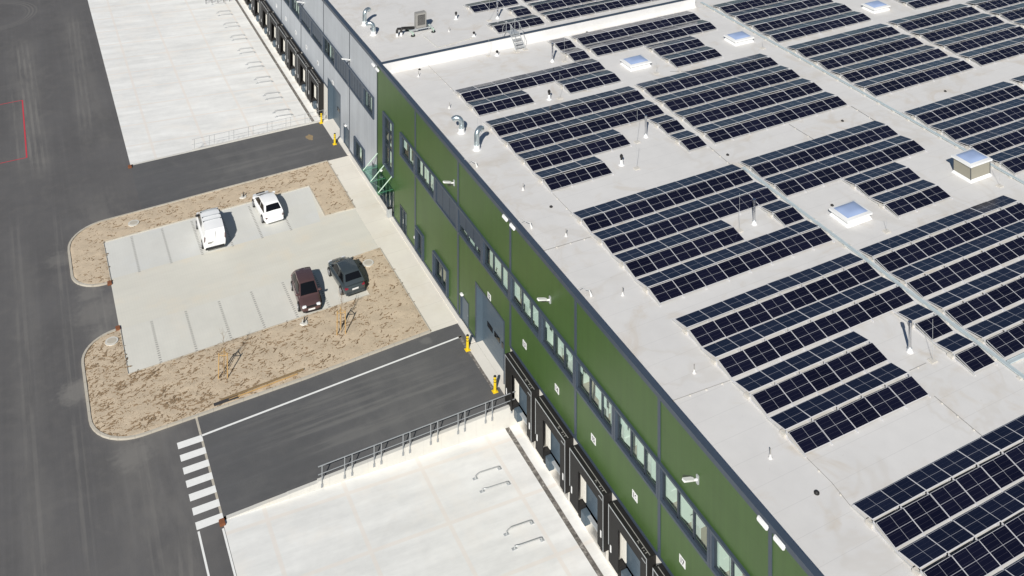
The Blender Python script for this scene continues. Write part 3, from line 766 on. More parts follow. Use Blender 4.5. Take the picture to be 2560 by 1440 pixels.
# dock shelters (parts of the warehouse) with their doors and bumpers
def dock_meshes():
    """local: y=0 is the north edge, x=0 the wall"""
    m = MB(); D = .58; zt = 3.2; zb = -.06; w = SW
    m.box(-D, -.003, -w, 0, zt - .07, zt, 'black_foam')
    for ya, yb in ((-.08, 0), (-w, -w + .08)): m.box(-D, -.003, ya, yb, zb, zt - .07, 'black_foam')
    m.box(-D - .02, -D + .04, -w + .003, -.003, 2.52, zt - .003, 'black_foam')            # head curtain
    m.box(-D - .018, -D + .04, -1.0, -.003, zb, 2.52, 'black_foam'); m.box(-D - .018, -D + .04, -w + .003, -w + .66, zb, 2.52, 'black_foam')
    for k in range(9):        # ribs on the side
        pass
    frame = m
    e = MB()
    e.box(-D - .035, -D - .021, -w, 0, zt - .07, zt - .01, 'galvanised'); e.box(-D - .035, -D - .021, -w, -w + .05, zb, zt - .08, 'galvanised'); e.box(-D - .035, -D - .021, -.05, 0, .9, zt - .08, 'galvanised')
    e.box(-.35, -.31, -w + .1, -.1, zt, zt + .012, 'hvac_grey')
    e.box(-D - .034, -D - .020, -w + .12, -w + .5, zt - .36, zt - .32, 'galvanised')
    for k in range(5): y = -w + .3 + k * .22 * random.uniform(.7, 1.2); e.box(-.5, -.42 + random.uniform(-.05, .1), y, y + .03, zt, zt + .015, 'hvac_grey')
    l = MB()
    l.bbox(-D - .05, -D - .02, -.32, -.2, .62, 1.02, .012, 'white_paint'); l2 = MB(); l2.bbox(-D - .05, -D - .02, -w + .2, -w + .32, .62, 1.02, .012, 'white_paint')
    d = MB()
    for k in range(6): d.box(.12, .17, -3.2, -.74, .03 + .47 * k, .49 + .47 * k, 'door_blue_grey')
    c = MB(); c.box(-.06, -.012, -.98, -.42, .35, 2.75, 'curtain_strip')
    for k in range(4): c.box(-.07, -.06, -.9 + k * .13, -.84 + k * .13, .35, 2.75, 'curtain_strip')
    b = MB(); b.bbox(-.5, -.005, -.98, -.52, -.04, .28, .03, 'black_rubber'); b2 = MB(); b2.bbox(-.34, -.005, -.82, -.55, -.62, -.06, .03, 'black_rubber')
    b3 = MB(); b3.bbox(-.34, -.005, -3.4, -3.1, -.6, .1, .03, 'black_rubber')
    v = MB(); v.bbox(-.4, -.005, -1.5, -1.0, -.55, .1, .02, 'door_blue_grey'); v2 = MB(); v2.box(-.22, .0, -3.1, -1.5, -.05, .02, 'galvanised')
    return [('shelter', frame), ('edge_strip', e), ('guide_light', l), ('dock_door', d), ('strip_curtain', c), ('bumper', b), ('bumper', b2), ('bumper', b3), ('guide_light', l2), ('leveller', v), ('leveller_lip', v2)]
proto = None
for i, y in enumerate(shS[:8] + shN[:11]):
    if proto is None:
        parts = dock_meshes(); root = parts[0][1].build('dock_shelter', WH)
        for nm, mb in parts[1:]: mb.build(nm, root)
        proto = root; root.location = Vector((0, y, 0)) - WO
    else:
        r = proto.copy(); C.objects.link(r); r.location = Vector((0, y, 0)) - WO
        for ch in list(proto.children):
            c = ch.copy(); C.objects.link(c); c.parent = r

# number plates above the docks
dg = bpy.context.evaluated_depsgraph_get()
Mt = Matrix(((0, 0, -1), (-1, 0, 0), (0, 1, 0)))
def textmesh(s, size):
    cu = bpy.data.curves.new('t', 'FONT'); cu.body = s; cu.size = size; cu.align_x = 'CENTER'; cu.align_y = 'CENTER'; cu.offset = .012
    ob = bpy.data.objects.new('t', cu); C.objects.link(ob); dg.update()
    me = bpy.data.meshes.new_from_object(ob.evaluated_get(dg)); bpy.data.objects.remove(ob)
    me.transform(Mt.to_4x4()); me.materials.clear(); me.materials.append(MATS['dark_print']); return me
def sign(y, z, s, lb):
    m = MB(); m.bbox(-.03, 0, -.26, .26, -.21, .21, .006, 'white_paint'); o = m.build('number_sign'); o.location = (-.004, y, z); tag(o, lb, 'sign', 'dock number signs')
    t = bpy.data.objects.new('number', textmesh(s, .36)); C.objects.link(t); t.parent = o; t.location = (-.034, 0, 0)
sign(-41.5, 4.75, '12', 'white number sign 12 above the large sectional gate in the green wall')
for k in range(6):
    sign(-47.07 - 4.49 * k, 4.78, str(13 + k), 'white number sign %d above a loading dock in the green wall' % (13 + k))
sign(-3.3, 4.56, '11', 'white number sign 11 above the sectional gate in the grey wall')
for k in range(8):
    sign(2.2 + 4.55 * k, 4.48, str(10 - k), 'white number sign %d above a loading dock in the grey wall' % (10 - k))

# facade lights
def flood(y, z, lb):
    r = thing('floodlight', lb, 'floodlight', (-.004, y, z), 0, 'floodlights on the facade')
    m = MB(); m.box(-.08, 0, -.16, -.0, -.22, .22, 'galvanised'); m.tube([(-.08, -.08, 0), (-.3, -.06, .05)], .06, 'white_paint', 8); m.build('bracket', r)
    m = MB(); M = Matrix.Translation((-.28, -.06, .06)) @ Matrix.Rotation(math.radians(16), 4, 'Y') @ Matrix.Rotation(math.radians(0), 4, 'Z')
    vs = [(0, -.07), (-.16, -.14), (-.74, -.14), (-.78, -.1), (-.78, .1), (-.74, .14), (-.16, .14), (0, .07)]
    a = [M @ Vector((x, y_, 0)) for x, y_ in vs]; b = [M @ Vector((x * .98, y_ * .96, .09)) for x, y_ in vs]
    a = [q * .88 + Vector((-.03, 0, 0)) for q in a]; b = [q * .88 + Vector((-.03, 0, 0)) for q in b]
    m.mesh(a + b, [tuple(range(7, -1, -1)), tuple(range(8, 16))] + [(k, (k + 1) % 8, 8 + (k + 1) % 8, 8 + k) for k in range(8)], 'white_paint'); m.build('lamp_head', r)
flood(-35.1, 9.8, 'white floodlight on the green wall above the closed blue blinds')
flood(-50.6, 9.92, 'white floodlight on the green wall above number sign 13')
flood(-66.3, 10.05, 'white floodlight on the green wall above number sign 17')
flood(-9.3, 9.3, 'white floodlight on the grey wall near the green corner')
flood(7.5, 9.25, 'white floodlight on the grey wall above the far docks')
def wlight(y, lb, z=11.82):
    m = MB(); M = Matrix.Rotation(math.radians(32), 4, 'Y'); m.bbox(-.14, 0, -.36, .36, -.11, .11, .04, 'white_paint', M, 3); o = m.build('wall_light'); o.location = (-.06, y, z); tag(o, lb, 'wall light', 'white box lights under the parapet')
for y, lb in ((-44.3, 'white box light under the parapet north of the joint over number sign 13'), (-45.45, 'white box light under the parapet south of the joint over number sign 13'),
           (-71.5, 'upper of the two white box lights under the parapet near the bottom edge'), (-72.65, 'lower of the two white box lights under the parapet near the bottom edge'),
           (-16.45, 'white box light on the grey side of the colour change under the parapet'), (-17.6, 'white box light on the green side of the colour change under the parapet')): wlight(y, lb, 11.55 if y > -20 else 11.82)
for y, z, lb in ((-36.85, 2.12, 'small white dome lamp above the service door in the green wall'), (-8.0, 2.12, 'small white dome lamp above the service door in the grey wall'), (-18.6, 2.75, 'small white dome lamp above the main entrance')):
    m = MB(); m.bbox(-.24, 0, -.18, .18, 0, .16, .06, 'white_paint', None, 3); o = m.build('door_lamp'); o.location = (-.004, y, z); tag(o, lb, 'door lamp', 'door lamps')
m = MB(); m.bbox(-.08, 0, -.07, .07, -.1, .1, .02, 'white_paint'); o = m.build('junction_box'); o.location = (-.004, -26.75, 1.08); tag(o, 'tiny white box on the green wall beside the small square window', 'wall box')

# entrance canopy
cn = thing('entrance_canopy', 'green glass canopy on three pale struts over the main entrance', 'canopy', (0, -19.4, 2.5))
m = MB(); o_ = Vector(cn.location); m.box(-1.5, -.01, -21.9, -16.9, 2.52, 2.545, 'canopy_glass'); m.build('glass_roof', cn, o_)
for y in (-17.3, -19.4, -21.45):
    m = MB(); m.tube([(-1.4, y, 2.5), (-.01, y, 3.75)], .045, 'pale_green_metal', 8); m.tube([(-1.45, y, 2.48), (-.01, y, 2.48)], .035, 'pale_green_metal', 8); m.build('strut', cn, o_)
m = MB(); m.bbox(-.5, -.1, -21.5, -21.1, .06, .8, .03, 'galvanised'); m.bbox(-.48, -.12, -21.48, -21.12, .8, .84, .01, 'car_trim'); o = m.build('litter_bin'); tag(o, 'grey steel litter bin standing by the main entrance', 'bin')

# ------------------------------------------------------------------ railings
def rail(name, y, label, side, pr=.034, mt='galvanised'):
    r = thing(name, label, 'railing', (-7, y, 0))
    o_ = Vector(r.location)
    secs = [(-13.62, -12.17), (-11.69, -10.24), (-9.76, -8.29), (-7.82, -6.38), (-5.89, -4.44), (-3.95, -2.44), (-1.95, -.5)]
    for a, b in secs:
        for x in (a, b):
            m = MB(); m.tube([(x, y, -.25), (x, y, 1.05)], pr, mt, 8); m.box(x - .06, x + .06, y - .02, y + .02, -.32, -.1, mt); m.build('post', r, o_)
        for z in (1.05, .55):
            m = MB(); m.tube([(a - .25, y, z), (b + .22, y, z)], .034 if z > 1 and pr > .03 else pr * .8, mt, 8); m.build('rail', r, o_)
rail('guard_railing', YS - .03, 'grey steel guard railing on the south retaining wall beside the striped ramp', -1, .034, 'rail_grey')
rail('guard_railing', YN + .08, 'thin pale guard railing on the far retaining wall in front of the north dock yard', 1, .022, 'wheel_guide_steel')
r = thing('guard_railing', 'dark railing across the top end of the north dock yard', 'railing', (-3, 39.6, -1)); o_ = Vector(r.location)
for k in range(6):
    x = -5.0 + .8 * k; m = MB(); m.tube([(x, 39.7, yz(x)), (x, 39.7, yz(x) + 1.05)], .035, 'frame_dark', 6); m.build('post', r, o_)
m = MB(); m.tube([(-5.1, 39.7, yz(-5) + 1.05), (-.9, 39.7, -.2)], .04, 'frame_dark', 6); m.build('rail', r, o_); m = MB(); m.tube([(-5.1, 39.7, yz(-5) + .5), (-.9, 39.7, -.75)], .03, 'frame_dark', 6); m.build('rail', r, o_)

# wheel guides on the dock yards
def guide(x0, x1, y, lb, grp, bend, gr=.037):
    r = thing('wheel_guide', lb, 'wheel guide', (0, y, 0), 0, grp)
    m = MB(); z0, z1 = yz(x0), yz(x1); h = .17
    m.tube([(x0 - .12, bend, z0 - .02), (x0 - .1, bend * .9, z0 + .16), (x0 + .05, bend * .35, z0 + h), (x0 + .22, 0, z0 + h + .01), (x1 - .15, 0, z1 + h), (x1 - .03, 0, z1 + h * .8), (x1, 0, z1 - .02)], gr, 'wheel_guide_steel', 10)
    m.build('tube', r)
    m = MB(); m.bbox(x0 - .28, x0 + .04, bend - .1, bend + .1, z0 - .02, z0 + .03, .01, 'galvanised'); m.build('foot_plate', r)
    m = MB(); m.bbox(x1 - .12, x1 + .12, -.12, .12, z1 - .02, z1 + .03, .01, 'galvanised'); m.build('foot_plate', r)
for k, s in enumerate(shS[:6]):
    guide(-4.45, -2.8, s - .55, 'galvanised wheel guide on the north side of the dock under number sign %d' % (13 + k), 'wheel guides on the south yard', .12)
    guide(-4.45, -2.8, s - 3.72, 'galvanised wheel guide on the south side of the dock under number sign %d' % (13 + k), 'wheel guides on the south yard', -.12)
for k, s in enumerate(shN[:9]):
    guide(-4.1, -2.5, s - .55, 'pale wheel guide on the far side of the dock under number sign %d' % (10 - k), 'wheel guides on the north yard', .12, .03)
    guide(-4.1, -2.5, s - 3.72, 'pale wheel guide on the near side of the dock under number sign %d' % (10 - k), 'wheel guides on the north yard', -.12, .03)

# bollards
bl = None
for x, y, lb in ((-.88, -39.62, 'yellow and black bollard at the left of the gate under number sign 12'), (-.85, -44.2, 'yellow and black bollard at the end of the south guard railing'),
                (-.85, -2.0, 'yellow and black bollard at the end of the far guard railing'), (-.88, -6.85, 'yellow and black bollard between the grey gate and the service door')):
    if bl is None:
        bl = thing('bollard', lb, 'bollard', (x, y, 0), 0, 'yellow bollards at the gates')
        m = MB(); m.cyl(0, 0, 0, 1.06, .105, 'bollard_bands', 18); m.tube([(0, 0, 1.06), (0, 0, 1.09), (0, 0, 1.105)], .1, 'bollard_bands', 18, True, [.105, .085, .04]); m.build('post', bl)
        m = MB(); m.bbox(-.19, .19, -.19, .19, 0, .035, .01, 'yellow_paint'); m.build('base_plate', bl)
    else: dup(bl, (x, y, 0), 0, lb)

# ------------------------------------------------------------------ solar arrays
PW, PH = 1.748, 1.235; TILT = math.radians(10.5); PX = 1.773
def panel_mesh():
    m = MB(); w, h, f, t = PW, PH, .015, .035
    g0 = [(f, f), (w - f, f), (w - f, h - f), (f, h - f)]; o0 = [(0, 0), (w, 0), (w, h), (0, h)]
    m.face([(x, y, t) for x, y in g0], 'solar_cells', [(0, 0), (1, 0), (1, 1), (0, 1)])
    for i in range(4):
        a, b, c, d = o0[i], o0[(i + 1) % 4], g0[(i + 1) % 4], g0[i]
        m.face([(a[0], a[1], t), (b[0], b[1], t), (c[0], c[1], t), (d[0], d[1], t)], 'aluminium')
        m.face([(a[0], a[1], 0), (b[0], b[1], 0), (b[0], b[1], t), (a[0], a[1], t)], 'aluminium')
    m.face([(x, y, 0) for x, y in reversed(o0)], 'car_trim')
    o = m.build('solar_panel'); me = o.data; bpy.data.objects.remove(o); return me
PM = panel_mesh()
CAM = Vector((-32.25, -110.0, 54.61)); YAW = -.4746
def inframe(x, y, z, mg=.04):
    d = Vector((x, y, z)) - CAM
    cx = math.cos(YAW); sx = math.sin(YAW)
    r_ = d.x * cx + d.y * sx; f_ = -d.x * sx + d.y * cx
    px = 1314.8 + 2636 * r_ / f_; py = -996.4 - 2636 * d.z / f_
    return -2560 * mg < px < 2560 * (1 + mg) and -1440 * mg < py < 1440 * (1 + mg)
PER = {}
def array(label, x0, rows, grp='solar arrays on the roof'):
    """rows: list of (y of the north low edge, depth of the pair, columns)"""
    ymid = (rows[0][0] + rows[-1][0]) / 2
    root = thing('solar_array', label, 'solar array', (x0, ymid, ZR), 0, grp); o_ = Vector(root.location)
    zl = ZR + .10; dep_h = PH * math.cos(TILT); zr = zl + PH * math.sin(TILT)
    seams = {}; npn = 0
    rows = [(y + .035, dep + .07, cols) for (y, dep, cols) in rows]
    for (y, dep, cols) in rows:
        y2 = y - dep
        starts = [c for c in cols if c - 1 not in cols]
        for c in cols:
            x = x0 + PX * c
            if not (inframe(x, y, zl) or inframe(x + PX, y2, zl) or inframe(x + PX, y, zl) or inframe(x, y2, zl)): continue
            jit = lambda: random.gauss(0, .0055)
            p = bpy.data.objects.new('solar_panel', PM); C.objects.link(p); p.parent = root      # far side, falls to the north
            p.location = Vector((x + PW, y, zl)) - o_; p.rotation_euler = (TILT + jit(), jit(), PI)
            q = bpy.data.objects.new('solar_panel', PM); C.objects.link(q); q.parent = root      # near side, falls to the south
            q.location = Vector((x, y2, zl)) - o_; q.rotation_euler = (TILT + jit(), jit(), 0)
            npn += 2
            for s in (c, c + 1): seams.setdefault(s, []).append((y + .06, y2 - .12))
            if c in starts:
                yr = (y + y2) / 2; jnc = MB()
                jnc.bbox(x - .16, x + .1, yr + .02, yr + .42, ZR + .01, ZR + .17, .02, 'ballast_concrete')
                jnc.tube([(x - .12, y + .1, ZR + .06), (x - .10, yr + .3, ZR + .15), (x - .06, yr - .05, zr - .06), (x - .09, y2 + .3, ZR + .12), (x - .08, y2 - .1, ZR + .05)], .022, 'cable_conduit', 6)
                jnc.box(x - .03, x + .01, yr - .03, yr + .03, ZR + .01, zr - .02, 'cable_conduit'); jnc.build('cable_run', root, o_)
    for s, segs in seams.items():
        x = x0 + PX * s - .016; segs = sorted(set(segs), reverse=True)
        cur = list(segs[0]); outs = []
        for a, b in segs[1:]:
            if a >= cur[1] - .6: cur[1] = min(cur[1], b)
            else: outs.append(cur); cur = [a, b]
        outs.append(cur)
        for a, b in outs:
            m = MB(); m.box(x - .03, x + .03, b, a, ZR + .012, ZR + .07, 'aluminium')
            for (y, dep, cols) in rows:
                yr = y - dep / 2
                if b < yr < a and (s in cols or s - 1 in cols): m.box(x - .02, x + .02, yr - .05, yr + .05, ZR + .07, zr + .0, 'aluminium')
            m.build('rail', root, o_)
    return root
A8 = list(range(8)); A7 = list(range(7)); A6 = list(range(6))
W, E1, G3, G4, G5 = 4.92, 19.86, 37.35, 50.78, 62.3
RA = [(-18.40, 2.40), (-21.08, 2.42), (-23.85, 2.42), (-26.55, 2.42)]
RB = [(-30.24, 2.62), (-33.20, 2.62), (-36.15, 2.62), (-39.10, 2.62)]
RC = [(-44.95, 2.48), (-47.72, 2.48), (-50.46, 2.5), (-53.24, 2.5)]
RD = [(-57.42, 2.6), (-60.18, 2.6), (-63.16, 2.6), (-66.08, 2.6)]
RE = [(-72.15, 2.56), (-74.97, 2.56), (-77.8, 2.56), (-80.6, 2.56)]
def R_(base, cols): return [(y, d, c) for (y, d), c in zip(base, cols)]
array('notched solar array at the left of the roof, just south of the fire wall stairs', W, R_(RA, [[7], [7], A8, [0, 1, 2, 5, 6, 7]]))
array('solar array behind the two northern flat skylights, its last rows three panels wide', E1, R_(RA, [A8, A8, [3, 4, 5], [3, 4, 5]]))
array('solar array nearest the two goose-neck ducts, its lower rows cut back around a black vent', W, R_(RB, [A8, A8, [0, 1, 2, 3, 4, 7], [0, 1, 2, 7]]))
array('full solar array in the middle of the roof south of the two northern flat skylights', E1, R_(RB, [A8] * 4))
array('solar array whose third row is cut back around the middle steel flue', W, R_(RC, [A8, A8, [0, 1, 2, 3, 4, 7], A8]))
array('solar array beside the near flat skylight, with two long and two short rows', E1, R_(RC, [A8, A8, [3, 4, 5], [3, 4, 5]]))
array('solar array cut back around the near steel flue and its long shadow', W, R_(RD, [A8, A8, [0, 1, 2, 3, 4, 7], [0, 1, 2, 3, 4, 7]]))
array('large solar array at the right edge, south of the near flat skylight', E1, R_(RD, [A8] * 4))
array('nearest solar array in the bottom right corner of the photo', W, R_(RE, [A8] * 4))
array('solar array at the top of the roof just right of the cable tray head', G3, R_(RA, [A7] * 4))
array('four-row solar array right of the cable tray, north of the two roof drains', G3, R_(RB, [A7] * 4))
array('solar array right of the cable tray, behind the tall skylight box', G3, R_(RC, [A7] * 4))
array('four-row solar array beyond the cable tray, east of the farthest flat skylight', G4, R_(RB, [A6] * 4))
array('short solar array at the top edge beside the farthest flat skylight', G4, R_(RA, [A6, [3, 4, 5], [3, 4, 5], [3, 4, 5]]))
array('solar array in the top right corner of the photo', G5, R_(RB, [A6] * 4))
array('small corner of a solar array at the right edge above the tall skylight', G4, R_(RC, [A6, A6, A6, A6]))
RN = [(-3.4, 2.5), (-6.1, 2.5), (-9.15, 2.5), (-11.85, 2.55)]
array('solar array behind the steel flue on the roof of the grey part', W, [(-6.0, 2.4, [5, 6, 7]), (-9.1, 2.4, [7]), (-11.85, 2.5, [5, 6, 7])])
array('wide solar array at the top edge, north of the fire wall', E1, [(-3.2, 2.4, A8), (-5.95, 2.4, A8), (-8.95, 2.4, A8), (-11.8, 2.5, A8)])
array('single far corner of a solar array at the top edge above the air unit', W, [(3.2, 2.4, [0, 1, 2])])

# ------------------------------------------------------------------ roof items
def skylight(x, y, h, lb, wx=2.3, wy=1.75):
    r = thing('skylight', lb, 'skylight', (x, y, ZR), 0, 'skylights on the roof')
    m = MB(); m.box(.1, wx - .1, .1, wy - .1, 0, h, 'white_paint' if h < 1 else 'skylight_side')
    vs = [(-.02, -.02, 0), (wx + .02, -.02, 0), (wx + .02, wy + .02, 0), (-.02, wy + .02, 0), (.09, .09, .2), (wx - .09, .09, .2), (wx - .09, wy - .09, .2), (.09, wy - .09, .2)]
    m.mesh(vs, [(0, 1, 5, 4), (1, 2, 6, 5), (2, 3, 7, 6), (3, 0, 4, 7)], 'white_paint'); m.build('upstand', r)
    m = MB(); f = .02
    o0 = [(-.03, -.03), (wx + .03, -.03), (wx + .03, wy + .03), (-.03, wy + .03)]; i0 = [(.19, .18), (wx - .19, .18), (wx - .19, wy - .18), (.19, wy - .18)]
    for i in range(4):
        j = (i + 1) % 4
        m.face([(*o0[i], h + .01), (*o0[j], h + .01), (*o0[j], h + .14), (*o0[i], h + .14)], 'white_paint')
        m.face([(*o0[i], h + .14), (*o0[j], h + .14), (*i0[j], h + .2), (*i0[i], h + .2)], 'white_paint')
    m.face([(*p, h + .01) for p in reversed(o0)], 'white_paint'); m.build('frame', r)
    n = 8; vs = []; fs = []
    for i in range(n + 1):
        for j in range(n + 1):
            u, v = i / n, j / n; vs.append((.19 + (wx - .38) * u, .18 + (wy - .36) * v, h + .2 + .14 * (1 - (2 * u - 1) ** 4) * (1 - (2 * v - 1) ** 4)))
    for i in range(n):
        for j in range(n): fs.append((i * (n + 1) + j, (i + 1) * (n + 1) + j, (i + 1) * (n + 1) + j + 1, i * (n + 1) + j + 1))
    m = MB(); m.mesh(vs, fs, 'skylight_dome', True); m.build('dome', r)
    if h > 1:
        for cx, cy in ((.1, .1), (wx - .1, .1)): m = MB(); m.tube([(cx, cy - .01, .1), (cx, cy - .01, h)], .03, 'frame_dark', 6); m.build('corner_post', r)
skylight(21.0, -27.55, .32, 'low white flat skylight between the fire wall stairs and the middle solar array')
skylight(33.15, -27.55, .32, 'low white flat skylight left of the cable tray, second from the top edge')
skylight(51.35, -27.75, .32, 'farthest low white flat skylight near the top edge')
skylight(21.1, -55.05, .34, 'nearest low white flat skylight, with a small dark patch behind its corner')
skylight(33.4, -55.05, 1.15, 'tall skylight box with corrugated sides and a white lid beside the cable tray')

def flue(x, y, lb):
    r = thing('flue', lb, 'flue', (x, y, ZR), 0, 'steel flues on the roof')
    m = MB(); m.cyl(0, 0, 0, 1.5, .085, 'steel_bright', 16); m.cyl(0, 0, 1.5, 1.74, .12, 'steel_bright', 16); m.build('pipe', r)
    m = MB(); m.tube([(0, 0, 0), (0, 0, .05), (0, 0, .22)], .2, 'white_paint', 18, True, [.21, .17, .11]); m.tube([(0, 0, .22), (0, 0, .28)], .13, 'galvanised', 16, True, [.14, .1]); m.build('collar', r)
for x, y, lb in ((15.6, -38.2, 'slim steel flue beside the array nearest the goose-neck ducts'), (15.66, -51.7, 'slim steel flue standing in the gap of the array with the cut back third row'),
                (15.54, -65.75, 'nearest slim steel flue, with a long dark shadow on the roof'), (15.43, -10.7, 'slim steel flue on the grey part of the roof, beyond the stairs'), (15.57, -22.4, 'slim steel flue just south of the fire wall stairs')): flue(x, y, lb)
def vent(x, y, h, lb):
    r = thing('vent_pipe', lb, 'vent pipe', (x, y, ZR), 0, 'black-topped vent pipes on the roof')
    m = MB(); m.cyl(0, 0, 0, h * .48, .12, 'white_paint', 14); m.tube([(0, 0, 0), (0, 0, .06)], .2, 'white_paint', 14, True, [.26, .14]); m.build('sleeve', r)
    m = MB(); m.cyl(0, 0, h * .48, h * .95, .08, 'black_rubber', 14); m.cyl(0, 0, h * .7, h * .86, .125, 'black_rubber', 14); m.build('cap', r)
for x, y, h, lb in ((11.7, -28.9, .85, 'black-topped vent pipe just south of the notched solar array'), (11.55, -40.9, .85, 'black-topped vent pipe beside the cut-back lower rows near the goose-neck ducts'),
                (11.5, -8.9, .8, 'black-topped vent pipe on the grey roof between the air unit and the flue'), (11.35, -13.75, .5, 'short black vent at the end of the cable by the fire wall'), (11.5, -18.8, .5, 'short black vent at the foot of the fire wall, left of the stairs')): vent(x, y, h, lb)
def goose(x, y, h, a, lb, ring):
    r = thing('goose_neck_duct', lb, 'duct', (x, y, ZR), a, 'goose-neck ducts on the roof')
    m = MB(); R = .21; pts = [(0, 0, .3), (0, 0, h - .45)]; rb = .4
    for k in range(1, 8):
        t = math.radians(k * 20); pts.append((rb - rb * math.cos(t), 0, h - .45 + rb * math.sin(t)))
    m.tube(pts, R, 'duct_steel', 18)
    for z in (.4, .65): m.cyl(0, 0, z, z + .03, R + .015, 'duct_steel', 18)
    m.build('duct', r)
    m = MB(); m.cyl(0, 0, 0, .38, .26, 'white_paint', 18); m.tube([(0, 0, 0), (0, 0, .05)], .3, 'white_paint', 18, True, [.36, .28]); m.build('sleeve', r)
goose(2.55, -30.7, 1.25, 2.6, 'shorter of the two goose-neck ducts above the green wall, turned towards the facade', 0)
goose(2.55, -33.7, 1.55, .5, 'taller of the two goose-neck ducts above the green wall, with a curved shadow', 0)
goose(2.55, -5.95, 1.5, .5, 'taller of the two goose-neck ducts on the grey part of the roof', 0)
goose(2.55, -8.75, 1.2, 2.6, 'shorter of the two goose-neck ducts on the grey part of the roof', 0)

# air handling unit
r = thing('air_unit', 'tall grey air conditioning unit on a frame beside black insulated pipes', 'air unit', (7.05, -10.1, ZR))
m = MB(); m.bbox(-.55, .55, -.3, .3, .45, 1.95, .03, 'hvac_grey'); m.build('cabinet', r)
m = MB(); m.box(-.40, .38, -.32, -.302, .75, 1.75, 'car_trim'); 
for k in range(9): m.box(-.38, .36, -.332, -.321, .8 + k * .105, .83 + k * .105, 'hvac_grey')
m.build('grille', r)
m = MB()
for y in (-.28, .28): m.box(-1.2, 1.2, y - .05, y + .05, .33, .43, 'galvanised')
for x in (-1.1, 1.1): m.box(x - .05, x + .05, -.9, .9, .22, .32, 'pale_green_metal')
m.build('support_frame', r)
for x, y in ((-1.1, -.8), (1.1, -.8), (-1.1, .8), (1.1, .8)):
    m = MB(); m.cyl(x, y, 0, .06, .22, 'black_rubber', 14); m.cyl(x, y, .06, .4, .04, 'pale_green_metal', 8); m.build('foot', r)
r2 = thing('insulated_pipes', 'pair of black insulated pipes bending into white sleeves beside the air unit', 'pipes', (4.5, -10.2, ZR))
m = MB()
for dx in (0, .45):
    m.tube([(dx, -.05, .3), (dx, -.02, .55), (dx + .12, .05, .72), (dx + .35, .1, .66), (1.9, .12 + dx * .3, .45)], .12, 'black_rubber', 12)
m.build('pipe', r2)
for dx in (0, .45):
    m = MB(); m.cyl(dx, -.05, 0, .34, .12, 'white_paint', 12); m.build('sleeve', r2)
r = thing('roof_cable', 'thin cable run on the membrane from the air unit to the short vent', 'cable', (7.6, -13, ZR))
m = MB(); o_ = Vector(r.location); m.tube([(6.9, -11.3, ZR + .03), (7.1, -14.6, ZR + .03), (11.3, -14.0, ZR + .03)], .035, 'cable_conduit', 6); m.build('cable', r, o_)
m = MB()
for k in range(7): m.box(7.3 + k * .6 - .06, 7.3 + k * .6 + .06, -14.66 + k * .088, -14.5 + k * .088, ZR + .004, ZR + .05, 'ballast_concrete')
m.build('holder', r, o_)

# stairs over the fire wall
st = thing('roof_stairs', 'galvanised step-over stairs with hand rails crossing the fire wall', 'stairs', (14.1, -17.5, ZR)); o_ = Vector(st.location)
for k in range(4):
    m = MB(); m.box(13.6, 14.45, -18.75 + .3 * k, -18.5 + .3 * k, ZR + .27 * (k + 1) - .04, ZR + .27 * (k + 1), 'galvanised'); m.build('tread', st, o_)
m = MB(); m.box(13.55, 14.5, -17.62, -16.6, ZR + 1.14, ZR + 1.18, 'galvanised'); m.build('platform', st, o_)
m = MB()
for x in (13.55, 14.5): m.tube([(x, -18.85, ZR + .02), (x, -17.62, ZR + 1.12)], .04, 'galvanised', 6); m.tube([(x, -16.6, ZR + 1.12), (x, -15.7, ZR + .02)], .04, 'galvanised', 6)
m.build('stringer', st, o_)
for x in (13.55, 14.5):
    m = MB(); m.tube([(x, -18.7, ZR + .25), (x, -18.7, ZR + 1.1), (x, -17.6, ZR + 2.15), (x, -16.6, ZR + 2.15), (x, -15.8, ZR + 1.2), (x, -15.8, ZR + .2)], .026, 'galvanised', 6)
    m.tube([(x, -17.6, ZR + 1.15), (x, -17.6, ZR + 2.15)], .024, 'galvanised', 6); m.tube([(x, -16.6, ZR + 1.15), (x, -16.6, ZR + 2.15)], .024, 'galvanised', 6); m.build('hand_rail', st, o_)
for x in (13.55, 14.5):
    m = MB(); m.bbox(x - .24, x + .24, -19.15, -18.65, ZR + .004, ZR + .06, .01, 'ballast_concrete'); m.build('foot_pad', st, o_)

# cable trays
def tray(pts, lb):
    r = thing('cable_tray', lb, 'cable tray', (pts[0][0], pts[0][1], ZR)); o_ = Vector(r.location)
    m = MB()
    for (xa, ya), (xb, yb) in zip(pts, pts[1:]):
        d = Vector((xb - xa, yb - ya, 0)); M = Matrix.Translation((xa, ya, ZR)) @ Matrix.Rotation(math.atan2(d.y, d.x), 4, 'Z'); L = d.length
        m.box(0, L, -.10, .10, .07, .115, 'tray_steel', M); m.box(0, L, -.125, -.10, .07, .13, 'tray_steel', M); m.box(0, L, .10, .125, .07, .13, 'tray_steel', M)
    m.build('tray', r, o_)
    m = MB()
    for (xa, ya), (xb, yb) in zip(pts, pts[1:]):
        L = math.hypot(xb - xa, yb - ya); n = max(1, int(L / 1.6))
        for k in range(n):
            t = (k + .5) / n; x, y = xa + (xb - xa) * t, ya + (yb - ya) * t; m.bbox(x - .3, x + .3, y - .12, y + .12, ZR + .004, ZR + .068, .01, 'ballast_concrete')
    m.build('support_block', r, o_)
tray([(19.55, -45.6), (19.55, -76)], 'galvanised cable tray between the left and the middle columns of solar arrays')
tray([(36.9, -17.0), (36.85, -60)], 'long galvanised cable tray running diagonally past the tall skylight box')
tray([(19.75, -69.05), (34.5, -69.25)], 'short cable tray branch below the large right-hand solar array')

